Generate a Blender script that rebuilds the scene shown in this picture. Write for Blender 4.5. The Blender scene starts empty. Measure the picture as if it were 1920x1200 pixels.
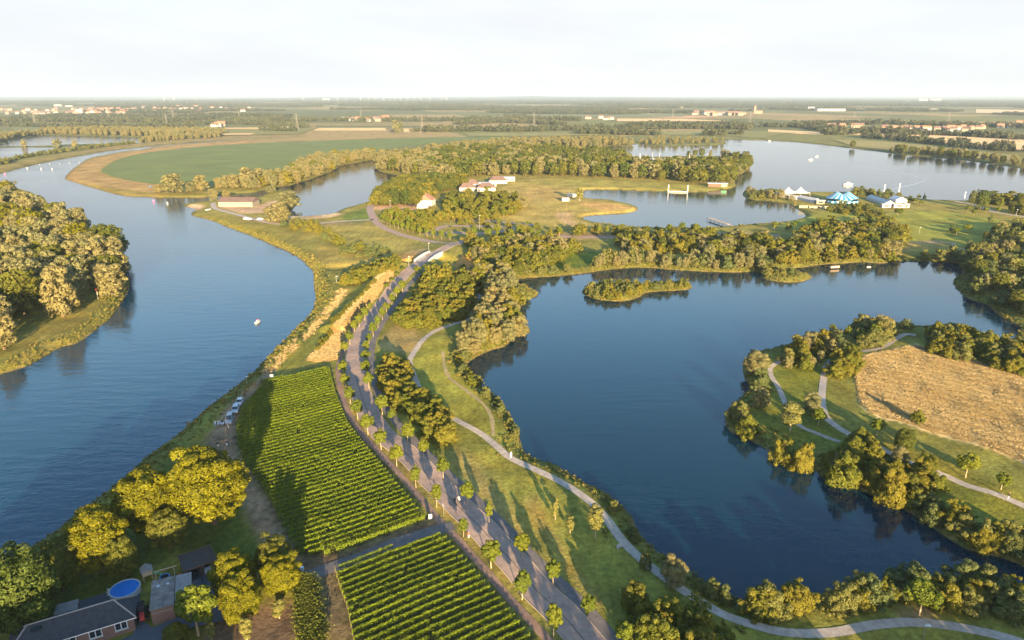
import bpy, bmesh, math, random
import numpy as np
from mathutils import Vector, Matrix
from mathutils.geometry import tessellate_polygon

random.seed(7); RNG = np.random.default_rng(7)
S = bpy.context.scene
COL = S.collection
R = math.radians

# ------------------------------------------------------------------ camera
CAMH, PITCH, F = 85.0, R(18.2), 1280.0
G = 1.5                                   # general ground level above the water
cd = bpy.data.cameras.new('camera'); cam = bpy.data.objects.new('camera', cd); COL.objects.link(cam)
cam.location = (0, 0, CAMH); cam.rotation_euler = (math.pi/2 - PITCH, 0, 0)
cd.sensor_width = 36; cd.lens = 24; cd.clip_start = 1; cd.clip_end = 120000
S.camera = cam

# ------------------------------------------------------------------ sky, sun, exposure
SUN_EL = R(10.0)
SHDIR = (-0.245, 0.97)                    # way the shadows fall on the ground
sun_az = math.atan2(-SHDIR[0], -SHDIR[1]) # compass angle of the sun (0 = +Y, clockwise)
w = bpy.data.worlds.new('World'); S.world = w; w.use_nodes = True
nt = w.node_tree; nt.nodes.clear()
sky = nt.nodes.new('ShaderNodeTexSky'); sky.sky_type = 'NISHITA'; sky.sun_disc = False
sky.sun_elevation = SUN_EL; sky.sun_rotation = sun_az; sky.altitude = 0
sky.air_density = 1.0; sky.dust_density = 1.0; sky.ozone_density = 1.5
bg = nt.nodes.new('ShaderNodeBackground'); bg.inputs[1].default_value = 0.098
wo = nt.nodes.new('ShaderNodeOutputWorld')
# thin veil of high cloud that thickens towards the horizon, the same all round
tc = nt.nodes.new('ShaderNodeTexCoord'); sep = nt.nodes.new('ShaderNodeSeparateXYZ')
nt.links.new(tc.outputs['Generated'], sep.inputs[0])
mr = nt.nodes.new('ShaderNodeMapRange'); mr.inputs[1].default_value = 0.11; mr.inputs[2].default_value = 0.34
mr.inputs[3].default_value = 0.97; mr.inputs[4].default_value = 0.0; mr.interpolation_type = 'SMOOTHSTEP'
nt.links.new(sep.outputs[2], mr.inputs[0])
nz = nt.nodes.new('ShaderNodeTexNoise'); nz.inputs['Scale'].default_value = 3.0; nz.inputs['Detail'].default_value = 6
mp = nt.nodes.new('ShaderNodeMapping'); mp.inputs['Scale'].default_value = (1, 1, 5)
nt.links.new(tc.outputs['Generated'], mp.inputs[0]); nt.links.new(mp.outputs[0], nz.inputs[0])
ml = nt.nodes.new('ShaderNodeMath'); ml.operation = 'MULTIPLY_ADD'; ml.inputs[1].default_value = 0.16; ml.inputs[2].default_value = -0.08
nt.links.new(nz.outputs[0], ml.inputs[0])
ad = nt.nodes.new('ShaderNodeMath'); ad.operation = 'ADD'; ad.use_clamp = True
nt.links.new(mr.outputs[0], ad.inputs[0]); nt.links.new(ml.outputs[0], ad.inputs[1])
mx = nt.nodes.new('ShaderNodeMixRGB')
hv = nt.nodes.new('ShaderNodeHueSaturation'); hv.inputs['Saturation'].default_value = 1.2; nt.links.new(sky.outputs[0], hv.inputs['Color'])
cn = nt.nodes.new('ShaderNodeTexNoise'); cn.inputs['Scale'].default_value = 5.0; cn.inputs['Detail'].default_value = 8; cn.inputs['Roughness'].default_value = .6
cm = nt.nodes.new('ShaderNodeMapping'); cm.inputs['Scale'].default_value = (1, 1, 6); nt.links.new(tc.outputs['Generated'], cm.inputs[0]); nt.links.new(cm.outputs[0], cn.inputs[0])
cr = nt.nodes.new('ShaderNodeValToRGB'); cr.color_ramp.elements[0].position = .40; cr.color_ramp.elements[1].position = .66
cr.color_ramp.elements[0].color = (1.68, 1.75, 1.85, 1); cr.color_ramp.elements[1].color = (1.79, 1.82, 1.88, 1)
nt.links.new(cn.outputs[0], cr.inputs[0]); nt.links.new(cr.outputs[0], mx.inputs[2])
nt.links.new(ad.outputs[0], mx.inputs[0]); nt.links.new(hv.outputs[0], mx.inputs[1])
nt.links.new(mx.outputs[0], bg.inputs[0]); nt.links.new(bg.outputs[0], wo.inputs[0])

sd = bpy.data.lights.new('sun', 'SUN'); sun = bpy.data.objects.new('sun', sd); COL.objects.link(sun)
sd.energy = 5.0; sd.angle = R(0.5); sd.color = (1.0, 0.715, 0.385)
sun.rotation_euler = Vector((SHDIR[0]*math.cos(SUN_EL), SHDIR[1]*math.cos(SUN_EL), -math.sin(SUN_EL))).to_track_quat('-Z', 'Y').to_euler()
S.view_settings.view_transform = 'Standard'; S.view_settings.look = 'None'
S.view_settings.exposure = 2.42; S.view_settings.gamma = 1.0
S.cycles.use_denoising = True
S.cycles.max_bounces = 6; S.cycles.diffuse_bounces = 2; S.cycles.glossy_bounces = 3
S.cycles.transmission_bounces = 3; S.cycles.transparent_max_bounces = 8; S.cycles.volume_bounces = 0
S.cycles.sample_clamp_indirect = 4.0

# ------------------------------------------------------------------ geometry helpers
def P(x, y, h=G):
    "photo pixel -> world x, y on the horizontal plane z = h"
    v = 600 - y
    fw = F*math.cos(PITCH) + v*math.sin(PITCH); dn = F*math.sin(PITCH) - v*math.cos(PITCH)
    t = (CAMH - h)/max(dn, 1.0)
    return ((x - 960)*t, fw*t)
def depth(X, Y, Z=G): return Y*math.cos(PITCH) + (CAMH - Z)*math.sin(PITCH)
def catmull(pts, n=4, closed=True):
    p = np.array(pts, float); m = len(p); out = []
    rng = range(m) if closed else range(m - 1)
    for i in rng:
        if closed: a, b, c, d = p[i-1], p[i], p[(i+1) % m], p[(i+2) % m]
        else: a, b, c, d = p[max(i-1, 0)], p[i], p[i+1], p[min(i+2, m-1)]
        for k in range(n):
            t = k/n
            out.append(0.5*((2*b) + (c-a)*t + (2*a-5*b+4*c-d)*t*t + (3*b-a-3*c+d)*t**3))
    if not closed: out.append(p[-1])
    return np.array(out)
def W(pts, h=G, n=4, closed=True, smooth=True):
    q = catmull(pts, n, closed) if smooth else np.array(pts, float)
    return np.array([P(a, b, h) for a, b in q])
def inside(poly, X, Y):
    r = np.zeros(X.shape, bool); n = len(poly); j = n - 1
    for i in range(n):
        xi, yi = poly[i]; xj, yj = poly[j]
        if yi != yj:
            r ^= ((yi > Y) != (yj > Y)) & (X < (xj - xi)*(Y - yi)/(yj - yi) + xi)
        j = i
    return r
def segdist(poly, X, Y, closed=True):
    d = np.full(X.shape, 1e9); n = len(poly)
    for i in range(n if closed else n - 1):
        ax, ay = poly[i]; bx, by = poly[(i+1) % n]
        dx, dy = bx-ax, by-ay; L = dx*dx + dy*dy + 1e-9
        t = np.clip(((X-ax)*dx + (Y-ay)*dy)/L, 0, 1)
        np.minimum(d, (X-ax-t*dx)**2 + (Y-ay-t*dy)**2, out=d)
    return np.sqrt(d)
def box_of(poly, m): return poly[:,0].min()-m, poly[:,0].max()+m, poly[:,1].min()-m, poly[:,1].max()+m

# ------------------------------------------------------------------ materials
MATS = {}
def mat(name, rgb=(.5,.5,.5), rough=.7, metal=0, spec=.3, noise=0, nscale=4.0, emit=None, alpha=None, trans=0, bump=0, rgb2=None):
    if name in MATS: return MATS[name]
    m = bpy.data.materials.new(name); m.use_nodes = True; t = m.node_tree; b = t.nodes['Principled BSDF']
    b.inputs['Base Color'].default_value = (*rgb, 1); b.inputs['Roughness'].default_value = rough
    b.inputs['Metallic'].default_value = metal; b.inputs['Specular IOR Level'].default_value = spec
    if trans: b.inputs['Transmission Weight'].default_value = trans
    if noise:
        c = t.nodes.new('ShaderNodeTexCoord'); n = t.nodes.new('ShaderNodeTexNoise')
        n.inputs['Scale'].default_value = nscale; n.inputs['Detail'].default_value = 6; n.inputs['Roughness'].default_value = .65
        t.links.new(c.outputs['Object'], n.inputs[0])
        r = t.nodes.new('ShaderNodeValToRGB'); r.color_ramp.elements[0].position = .32; r.color_ramp.elements[1].position = .68
        c2 = rgb2 if rgb2 else tuple(x*(1+noise) for x in rgb)
        r.color_ramp.elements[0].color = (*[x*(1-noise) for x in rgb], 1); r.color_ramp.elements[1].color = (*c2, 1)
        t.links.new(n.outputs[0], r.inputs[0]); t.links.new(r.outputs[0], b.inputs['Base Color'])
        if bump:
            bp = t.nodes.new('ShaderNodeBump'); bp.inputs['Strength'].default_value = bump; bp.inputs['Distance'].default_value = .1
            t.links.new(n.outputs[0], bp.inputs['Height']); t.links.new(bp.outputs[0], b.inputs['Normal'])
    MATS[name] = m; return m

def foliage(name, dark, light, warm, transl=.3, warmth=.5):
    "leaf colour runs dark..light by leaf, light..warm by tree"
    m = bpy.data.materials.new(name); m.use_nodes = True; t = m.node_tree; b = t.nodes['Principled BSDF']
    at = t.nodes.new('ShaderNodeAttribute'); at.attribute_name = 'tint'
    oi = t.nodes.new('ShaderNodeObjectInfo')
    m1 = t.nodes.new('ShaderNodeMixRGB'); m1.inputs[1].default_value = (*dark, 1); m1.inputs[2].default_value = (*light, 1)
    t.links.new(at.outputs['Fac'], m1.inputs[0])
    m2 = t.nodes.new('ShaderNodeMixRGB'); m2.inputs[2].default_value = (*warm, 1)
    k = t.nodes.new('ShaderNodeMath'); k.operation = 'MULTIPLY'; k.inputs[1].default_value = warmth
    t.links.new(oi.outputs['Random'], k.inputs[0]); t.links.new(k.outputs[0], m2.inputs[0]); t.links.new(m1.outputs[0], m2.inputs[1])
    b.inputs['Roughness'].default_value = .65; b.inputs['Specular IOR Level'].default_value = .15
    t.links.new(m2.outputs[0], b.inputs['Base Color'])
    tr = t.nodes.new('ShaderNodeBsdfTranslucent'); t.links.new(m2.outputs[0], tr.inputs[0])
    ms = t.nodes.new('ShaderNodeMixShader'); ms.inputs[0].default_value = transl
    t.links.new(b.outputs[0], ms.inputs[1]); t.links.new(tr.outputs[0], ms.inputs[2])
    t.links.new(ms.outputs[0], t.nodes['Material Output'].inputs[0])
    MATS[name] = m; return m

foliage('leaf_willow', (.080,.090,.036), (.255,.260,.120), (.275,.225,.085), .4, .55)
foliage('leaf_broad', (.026,.044,.008), (.105,.145,.026), (.17,.155,.02), .4, .6)
foliage('leaf_maple', (.040,.046,.002), (.200,.200,.007), (.165,.155,.005), .3, .35)
foliage('leaf_street', (.028,.050,.005), (.155,.195,.020), (.18,.18,.015), .3, .4)
foliage('leaf_bush', (.048,.066,.008), (.165,.190,.026), (.20,.165,.020), .4, .7)
foliage('leaf_shore', (.040,.064,.022), (.150,.185,.062), (.21,.19,.045), .4, .6)
foliage('leaf_poplar', (.07,.085,.02), (.25,.24,.07), (.25,.22,.05), .3, .4)
foliage('leaf_vine', (.016,.034,.002), (.140,.190,.008), (.15,.20,.008), .12, .4)
foliage('leaf_tuft', (.05,.070,.012), (.165,.175,.035), (.23,.18,.055), .2, .8)
foliage('leaf_straw', (.28,.21,.095), (.53,.41,.195), (.45,.34,.155), .3, .6)
foliage('leaf_far', (.022,.034,.022), (.070,.085,.045), (.085,.090,.045), .2, .7)
mat('bark', (.12,.085,.05), .9, noise=.4, nscale=6)
mat('bark_pale', (.34,.26,.17), .9, noise=.3, nscale=6)

# ------------------------------------------------------------------ mesh helpers
def mesh_np(name, verts, faces4=None, mats=(), tint=None, faces=None, midx=None, smooth=False):
    me = bpy.data.meshes.new(name)
    if faces4 is not None:
        n = len(faces4); me.vertices.add(len(verts)); me.vertices.foreach_set('co', np.asarray(verts, np.float32).ravel())
        k = faces4.shape[1]; me.loops.add(n*k); me.loops.foreach_set('vertex_index', faces4.astype(np.int32).ravel())
        me.polygons.add(n); me.polygons.foreach_set('loop_start', np.arange(0, n*k, k, dtype=np.int32))
        me.update(calc_edges=True)
    else:
        me.from_pydata([tuple(v) for v in verts], [], faces); me.update()
    for m_ in mats: me.materials.append(MATS[m_] if isinstance(m_, str) else m_)
    if midx is not None: me.polygons.foreach_set('material_index', np.asarray(midx, np.int32))
    if tint is not None:
        a = me.attributes.new('tint', 'FLOAT', 'FACE'); a.data.foreach_set('value', np.asarray(tint, np.float32))
    if smooth: me.polygons.foreach_set('use_smooth', np.ones(len(me.polygons), bool))
    return me
def link(name, me, parent=None, loc=(0,0,0), rz=0, scl=(1,1,1)):
    o = bpy.data.objects.new(name, me); COL.objects.link(o); o.location = loc; o.rotation_euler = (0,0,rz); o.scale = scl
    if parent: o.parent = parent
    return o
def tag(o, label=None, cat=None, group=None, kind=None):
    if label: o['label'] = label
    if cat: o['category'] = cat
    if group: o['group'] = group
    if kind: o['kind'] = kind
    return o
def thing(name, loc, rz=0, label=None, cat=None, group=None): return tag(link(name, None, None, loc, rz), label, cat, group)
class MB:
    "collects simple shapes into one mesh"
    def __init__(s): s.v = []; s.f = []; s.m = []; s.mi = 0
    def add(s, vs, fs):
        o = len(s.v); s.v += [tuple(map(float, q)) for q in vs]
        for f in fs: s.f.append(tuple(o+i for i in f)); s.m.append(s.mi)
        return s
    def box(s, c, d, rz=0, taper=1.0):
        x, y, z = d[0]/2, d[1]/2, d[2]/2; ca, sa = math.cos(rz), math.sin(rz); vs = []
        for k, (sx, sy, sz) in enumerate([(-1,-1,-1),(1,-1,-1),(1,1,-1),(-1,1,-1),(-1,-1,1),(1,-1,1),(1,1,1),(-1,1,1)]):
            q = taper if sz > 0 else 1
            a, b = sx*x*q, sy*y*q; vs.append((c[0]+a*ca-b*sa, c[1]+a*sa+b*ca, c[2]+sz*z))
        return s.add(vs, [(0,3,2,1),(4,5,6,7),(0,1,5,4),(1,2,6,5),(2,3,7,6),(3,0,4,7)])
    def tube(s, pts, rads, n=8, cap=True):
        pts = [Vector(p) for p in pts]; rings = []; o = len(s.v)
        if not hasattr(rads, '__len__'): rads = [rads]*len(pts)
        for i, p in enumerate(pts):
            d = (pts[min(i+1, len(pts)-1)] - pts[max(i-1, 0)]).normalized()
            u = d.cross(Vector((0,0,1)) if abs(d.z) < .9 else Vector((1,0,0))).normalized(); vv = d.cross(u)
            for k in range(n):
                a = 2*math.pi*k/n; q = p + (u*math.cos(a) + vv*math.sin(a))*rads[i]; s.v.append(tuple(q))
        for i in range(len(pts)-1):
            for k in range(n):
                s.f.append((o+i*n+k, o+i*n+(k+1) % n, o+(i+1)*n+(k+1) % n, o+(i+1)*n+k)); s.m.append(s.mi)
        if cap:
            s.f.append(tuple(o+k for k in reversed(range(n)))); s.m.append(s.mi)
            s.f.append(tuple(o+(len(pts)-1)*n+k for k in range(n))); s.m.append(s.mi)
        return s
    def loft(s, rings, cap=True, closed=True):
        o = len(s.v); n = len(rings[0])
        for r in rings: s.v += [tuple(map(float, q)) for q in r]
        for i in range(len(rings)-1):
            for k in range(n if closed else n-1):
                s.f.append((o+i*n+k, o+i*n+(k+1) % n, o+(i+1)*n+(k+1) % n, o+(i+1)*n+k)); s.m.append(s.mi)
        if cap:
            s.f.append(tuple(o+k for k in reversed(range(n)))); s.m.append(s.mi)
            s.f.append(tuple(o+(len(rings)-1)*n+k for k in range(n))); s.m.append(s.mi)
        return s
    def mesh(s, name, *mats, smooth=False):
        me = mesh_np(name, s.v, mats=mats, faces=s.f, midx=s.m)
        b = bmesh.new(); b.from_mesh(me); bmesh.ops.recalc_face_normals(b, faces=b.faces); b.to_mesh(me); b.free()
        if smooth: me.polygons.foreach_set('use_smooth', np.ones(len(me.polygons), bool))
        return me
    def build(s, name, material, parent=None, loc=(0,0,0), rz=0, smooth=False):
        mats = material if isinstance(material, (list, tuple)) else [material]
        return link(name, s.mesh(name, *mats, smooth=smooth), parent, loc, rz)
def copy_tree(o, parent=None):
    c = o.copy(); COL.objects.link(c)
    if parent: c.parent = parent
    for ch in list(KIDS.get(o.name, ())): copy_tree(ch, c)
    return c
KIDS = {}
def kids(root):
    KIDS[root.name] = [c for c in root.children]
    for c in root.children: kids(c)
# ------------------------------------------------------------------ water bodies (shores traced at water level)
WATER = [
 # river
 [(-300,1230),(-80,1095),(0,1050),(50,1030),(107,992),(150,958),(180,936),(237,890),(287,847),(325,820),(360,790),(392,762),(425,737),(450,717),(475,697),(500,670),(530,640),(557,612),(580,590),(591,562),(588,540),(587,512),(580,502),(562,485),(540,472),(512,460),(480,446),(425,425),(390,412),(361,405),(360,398),(367,392),(342,386),(352,382),(378,380),(400,377),(432,371),(478,372),(515,357),(545,357),(545,350),(515,351),(478,361),(430,364),(382,370),(312,371),(272,369),(230,367),(200,360),(162,349),(137,341),(121,335),(132,320),(150,307),(160,300),(180,294),(225,286),(265,281),(300,275),(345,270.5),(420,265.5),(420,263.5),(345,268.5),(300,272),(265,276),(200,284),(125,297),(75,307),(37,316),(0,326),(-120,350),(-120,362),(0,356),(60,386),(130,425),(190,465),(225,500),(238,515),(244,530),(242,545),(232,562),(212,592),(185,615),(170,627),(142,645),(112,652),(87,667),(50,687),(12,699),(-40,715),(-200,770),(-500,900)],
 [(-200,290),(-60,276),(0,270),(15,265),(32,259),(82,253.5),(150,255),(225,257),(265,259),(266,268),(245,269),(205,270),(150,271),(80,274),(0,275.5),(-200,284)],
 [(-200,320),(-200,290),(0,277),(82,276),(150,275.5),(152,279),(95,286),(35,295),(0,299)],
 [(-120,455),(-20,446),(20,448),(34,455),(20,464),(-40,470),(-120,475)],
 # bay in the middle
 [(530,356),(540,349),(555,345),(595,332),(625,320),(642,310),(670,305),(702,300),(704,312),(710,321),(730,326),(762,332),(765,338),(755,345),(730,352),(712,360),(702,370),(700,376),(685,380),(660,387),(642,392),(620,402),(580,406),(550,406),(547,396),(562,377),(557,367)],
 # bathing lake
 [(1092,357),(1135,355),(1190,357),(1252,359),(1320,360),(1372,353),(1390,342),(1400,350),(1392,366),(1410,375),(1440,377),(1475,382),(1490,390),(1508,401),(1507,408),(1477,415),(1440,419),(1385,424),(1335,428),(1235,429),(1185,426),(1145,422),(1115,417),(1094,410),(1103,405),(1135,402),(1172,400),(1192,396),(1196,390),(1185,384),(1165,380),(1145,375.5),(1105,373),(1094,368)],
 # large lake behind
 [(1150,274),(1177,275),(1195,270),(1247,275.5),(1290,272),(1345,272),(1362,268),(1322,263),(1385,262),(1440,263.5),(1500,267),(1565,274),(1615,280),(1665,286),(1700,291),(1777,297),(1860,307),(1920,316),(2100,340),(2400,380),(2200,392),(1990,376),(1920,373),(1870,372),(1805,377),(1765,376),(1737,375),(1690,369),(1655,364),(1600,361),(1547,361),(1505,361),(1472,358),(1440,354),(1422,360),(1402,357),(1388,352),(1380,346),(1380,334),(1405,316),(1408,305),(1396,296),(1340,294),(1270,294),(1185,296),(1172,293),(1155,281),(1120,277)],
 [(1190,297),(1290,297),(1368,300),(1365,311),(1290,309),(1195,303)],
 # near lake
 [(1390,1138),(1440,1126),(1540,1110),(1640,1100),(1750,1085),(1850,1085),(1960,1095),(2300,1120),(2300,1090),(1960,1075),(1920,1062),(1877,1047),(1815,1032),(1777,1010),(1740,985),(1710,965),(1672,947),(1640,932),(1585,910),(1550,902),(1525,882),(1487,875),(1470,862),(1447,852),(1435,842),(1397,822),(1372,812),(1360,797),(1362,770),(1382,750),(1405,727),(1395,710),(1392,682),(1407,662),(1440,655),(1467,648),(1520,635),(1580,620),(1600,604),(1640,597),(1680,606),(1727,613),(1765,608),(1820,618),(1860,632),(1895,636),(1910,620),(1912,612),(1900,607),(1870,590),(1850,572),(1815,560),(1797,545),(1787,527),(1804,512),(1800,497),(1765,491),(1690,490),(1655,494),(1615,492),(1572,495),(1547,496),(1502,502),(1455,505),(1430,512),(1410,510),(1370,511),(1310,509),(1260,506),(1210,502),(1172,503),(1135,507),(1085,514),(1035,519),(985,522),(965,528),(985,536),(1010,549),(997,560),(975,565),(977,580),(965,590),(992,615),(992,625),(967,632),(947,650),(922,657),(890,672),(878,687),(892,707),(915,735),(940,750),(952,770),(960,782),(975,820),(987,850),(1010,862),(1042,870),(1067,887),(1100,905),(1135,922),(1165,947),(1187,970),(1197,995),(1220,1022),(1247,1042),(1280,1060),(1320,1090),(1360,1115)],
]
ISLANDS = [
 [(1090,547),(1100,555),(1120,562),(1150,565),(1177,564),(1200,557),(1210,550),(1235,547),(1285,544),(1298,539),(1290,531),(1250,529),(1200,533),(1150,529),(1110,535)],
 [(1427,517),(1440,525),(1475,530),(1505,528),(1523,521),(1515,514),(1485,509),(1445,508)],
]
WP = [W(p, 0.1) for p in WATER]; IP = [W(p, 0.1) for p in ISLANDS]

def sdf_land(X, Y, lim=14.0):
    "distance to the nearest shore, negative in the water (clipped)"
    X = np.asarray(X, float); Y = np.asarray(Y, float)
    d = np.full(X.shape, lim); wet = np.zeros(X.shape, bool)
    for polys, val in ((WP, True), (IP, False)):
        for p in polys:
            a, b, c, e = box_of(p, lim); m = (X > a) & (X < b) & (Y > c) & (Y < e)
            if not m.any(): continue
            x, y = X[m], Y[m]; d[m] = np.minimum(d[m], segdist(p, x, y)); ins = inside(p, x, y)
            k = wet[m]; k[ins] = val; wet[m] = k
    return np.where(wet, -d, d)

# raised ground: (polyline px, height, half width)
DIKE = W([(590,668),(620,635),(652,595),(700,548),(745,510),(775,500)], G, 4, False)
ROADPX = [(1160,1290),(1097,1199),(1054,1150),(1017,1115),(982,1075),(945,1035),(905,993),(858,945),(806,893),(765,851),(725,820),(697,785),(680,745),(669,708),(665,680),(666,655),(677,630),(692,604),(712,577),(730,555),(748,535),(768,516),(790,500),(814,484),(840,470),(862,457),(880,446)]
ROAD = W(ROADPX, G, 6, False)
ROADHI = W([(745,538),(768,516),(790,500),(814,484),(840,470)], G, 4, False)
DITCH = W([(600,503),(650,500),(700,498),(750,498),(812,487),(860,494),(905,500),(940,512)], G, 4, False)
LOWMEADOW = [W(p, G, 3) for p in ([(850,800),(900,830),(1000,900),(1120,1010),(1200,1090),(1300,1160),(1180,1150),(1060,1020),(960,940)],)]
_ph = RNG.uniform(0, 6.28, 12)
def road_rise(X, Y):
    d = segdist(ROADHI, X, Y, False); return 2.4*np.exp(-(d/16)**2)
def undul(X, Y):
    z = .22*np.sin(X*.11 + _ph[0] + .6*np.sin(Y*.07)) * np.sin(Y*.09 + _ph[1]) + .14*np.sin(X*.27 + Y*.13 + _ph[2]) + .09*np.sin(Y*.41 - X*.21 + _ph[3])
    return z*np.clip((420 - Y)/80, 0, 1)*np.clip((np.hypot(X - 20, Y - 150) < 400)*1.0, 0, 1)
def height(X, Y, ditch=True, d=None):
    X = np.asarray(X, float); Y = np.asarray(Y, float)
    if d is None: d = sdf_land(X, Y)
    h = np.where(d > 0, G*np.clip(d/4.5, 0, 1)**.8, np.maximum(.35*d, -2.0))
    land = np.clip((d-4)/6, 0, 1)
    h = h + undul(X, Y)*land
    m = (X > -150) & (X < 10) & (Y > 240) & (Y < 480)
    if m.any():
        x, y = X[m], Y[m]; e = np.zeros(x.shape)
        dd = segdist(DIKE, x, y, False); e += 2.2*np.exp(-(dd/6.5)**4)
        rd = segdist(ROAD, x, y, False)
        e *= np.clip((rd - 4.5)/4, 0, 1)
        e += road_rise(x, y)
        if ditch:
            qd = segdist(DITCH, x, y, False); q = np.exp(-(qd/5.5)**4); e = e*(1-q) - 1.0*q
        h[m] = h[m] + e*land[m]
    return h
def hz(x, y, ditch=True): return float(height(np.array([x]), np.array([y]), ditch)[0])

# ------------------------------------------------------------------ terrain sheet
def axis(lo, hi, step, g1, n1, g2, far_lo, far_hi):
    c = list(np.arange(lo, hi + .01, step))
    def grow(start, sgn, lim):
        s, x, out, k = step, start, [], 0
        while abs(x) < abs(lim):
            s *= (g1 if k < n1 else g2); x += sgn*s; out.append(x); k += 1
        return out
    return np.array(grow(lo, -1, far_lo)[::-1] + c + grow(hi, 1, far_hi))
ax = axis(-150, 200, 1.5, 1.016, 130, 1.07, -32000, 32000)
ay = axis(70, 400, 1.5, 1.0105, 180, 1.05, -3000, 42000)
GX, GY = np.meshgrid(ax, ay)
fx, fy = GX.ravel(), GY.ravel()
SD = sdf_land(fx, fy); HZ = height(fx, fy, True, SD)
rise = np.clip((fy - 9000)/14000, 0, 1)**1.5     # low wooded ridges on the horizon
HZ = HZ + rise*(26 + 22*np.sin(fx*.00031 + 1.1) + 14*np.sin(fx*.00083 + fy*.0002 + 2.2) + 9*np.sin(fx*.0021 + .4))
nx, ny = len(ax), len(ay)
ii = (np.arange(ny-1)[:,None]*nx + np.arange(nx-1)[None,:]).ravel()
TF = np.stack([ii, ii+1, ii+nx+1, ii+nx], 1)

# land cover: colour of the ground, some of it darkened for shade
cover = np.empty((len(fx), 3), np.float32); cover[:] = (.150,.148,.030)
farm = np.clip((fy - 700)/500, 0, 1)[:,None]; cover = cover*(1-farm) + np.array((.155,.145,.055))*farm
ci = np.floor((fx*.96 + fy*.28)/330).astype(int); cj = np.floor((fy*.96 - fx*.28)/470).astype(int)      # patchwork of farm fields
hsh = (np.abs(np.sin(ci*12.9898 + cj*78.233)*43758.5453) % 1.0)
pal = np.array([(.10,.115,.04),(.30,.225,.10),(.15,.16,.05),(.075,.095,.035),(.24,.19,.08),(.13,.14,.05)])[(hsh*6).astype(int) % 6]
fk = (np.clip((fy - 1000)/250, 0, 1)*.8)[:,None]; cover = cover*(1-fk) + pal*fk
deep = np.clip((fy - 7500)/3500, 0, 1)[:,None]; cover = cover*(1-deep) + np.array((.050,.062,.040))*deep
midg = (np.clip((fy - 330)/150, 0, 1)*np.clip((1100 - fy)/300, 0, 1))[:,None]; cover = cover*(1-.75*midg) + np.array((.225,.195,.046))*.75*midg
def paint(px, rgb, k=1.0, h=G, soft=0, n=3, closed=True, width=None):
    global cover
    w_ = W(px, h, n, closed)
    a, b, c, e = box_of(w_, 12); m = (fx > a) & (fx < b) & (fy > c) & (fy < e)
    if not m.any(): return
    x, y = fx[m], fy[m]
    if width: q = np.clip((width - segdist(w_, x, y, False))/max(soft, .5) + .5, 0, 1)
    else:
        ins = inside(w_, x, y)
        if soft: s = segdist(w_, x, y); q = np.clip(.5 + np.where(ins, s, -s)/soft, 0, 1)
        else: q = ins*1.0
    q = (q*k)[:,None]; cover[m] = cover[m]*(1-q) + np.array(rgb)*q
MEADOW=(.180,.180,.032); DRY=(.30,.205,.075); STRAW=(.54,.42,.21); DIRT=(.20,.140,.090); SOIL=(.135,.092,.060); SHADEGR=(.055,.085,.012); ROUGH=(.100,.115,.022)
# rough banks
q = np.clip(1 - (SD-1)/9, 0, 1)[:,None]*(SD > 0)[:,None]; cover = cover*(1-.8*q) + np.array(ROUGH)*.8*q
paint([(690,640),(760,650),(780,720),(870,790),(960,870),(1100,960),(1200,1060),(1330,1160),(1500,1195),(1300,1260),(1100,1230),(1000,1080),(880,950),(800,870),(740,780),(700,720)], MEADOW, .8, soft=4)
paint([(780,650),(830,630),(850,680),(880,720),(930,780),(945,830),(870,785),(800,740),(778,690)], (.195,.195,.032), .9, soft=2)
paint([(720,628),(755,602),(785,625),(795,640),(765,662),(712,652)], (.26,.20,.075), .9, soft=2)
paint([(860,840),(905,880),(960,960),(1010,1040),(1060,1120),(1000,1080),(930,985),(880,910),(845,860)], (.22,.165,.060), .8, soft=5)
paint([(1000,930),(1030,990),(1075,1060),(1130,1130),(1110,1130),(1050,1050),(990,960)], (.24,.165,.055), .75, soft=3)
paint([(578,676),(632,673),(640,640),(662,603),(706,560),(738,524),(722,524),(690,550),(650,592),(612,640)], (.32,.235,.10), 1, soft=1.5)
paint([(598,662),(636,612),(672,573),(705,545)], (.15,.085,.032), .8, soft=2, closed=False, width=1.8)
paint([(500,697),(530,668),(570,632),(610,590),(645,545)], (.40,.265,.10), .95, soft=1.5, closed=False, width=2.0)
paint([(546,682),(592,636),(636,584),(676,545),(715,518)], (.115,.125,.022), .8, soft=1.5, closed=False, width=3.5)
paint([(590,500),(600,460),(640,470),(700,480),(770,470),(790,485),(700,495),(640,500)], (.26,.20,.05), .6, soft=4)
paint([(560,450),(600,420),(700,420),(760,435),(810,460),(780,470),(700,465),(640,440)], (.24,.21,.05), .9, soft=4)
paint([(765,473),(800,470),(790,480),(765,480)], (.42,.28,.12), .9, soft=1)
paint([(850,495),(880,480),(895,490),(880,505)], (.42,.24,.07), .9, soft=2)
paint([(730,485),(775,478),(790,490),(750,495)], (.36,.21,.06), .9, soft=2)
paint([(385,850),(387,825),(405,800),(425,762),(470,722),(500,696),(515,692),(500,715),(470,748),(448,785),(444,830),(452,865),(482,908),(508,950),(538,1010),(563,1045),(545,1060),(505,1035),(470,985),(450,940),(430,885)], DIRT, .95, soft=1)
paint([(587,1088),(628,1066),(665,1199),(672,1240),(605,1240)], (.155,.115,.060), .95, soft=1)
paint([(400,1150),(440,1140),(560,1130),(572,1210),(560,1260),(380,1260)], SOIL, .95, soft=1.5)
paint([(496,710),(619,689),(630,737),(655,795),(692,842),(752,912),(802,972),(622,1039),(562,1040),(537,1007),(505,942),(480,900),(452,860),(443,830),(443,795),(455,760),(478,735)], (.048,.046,.016), .95, n=1)  # upper vineyard soil, painted darker to stand for shadow between the rows
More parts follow.
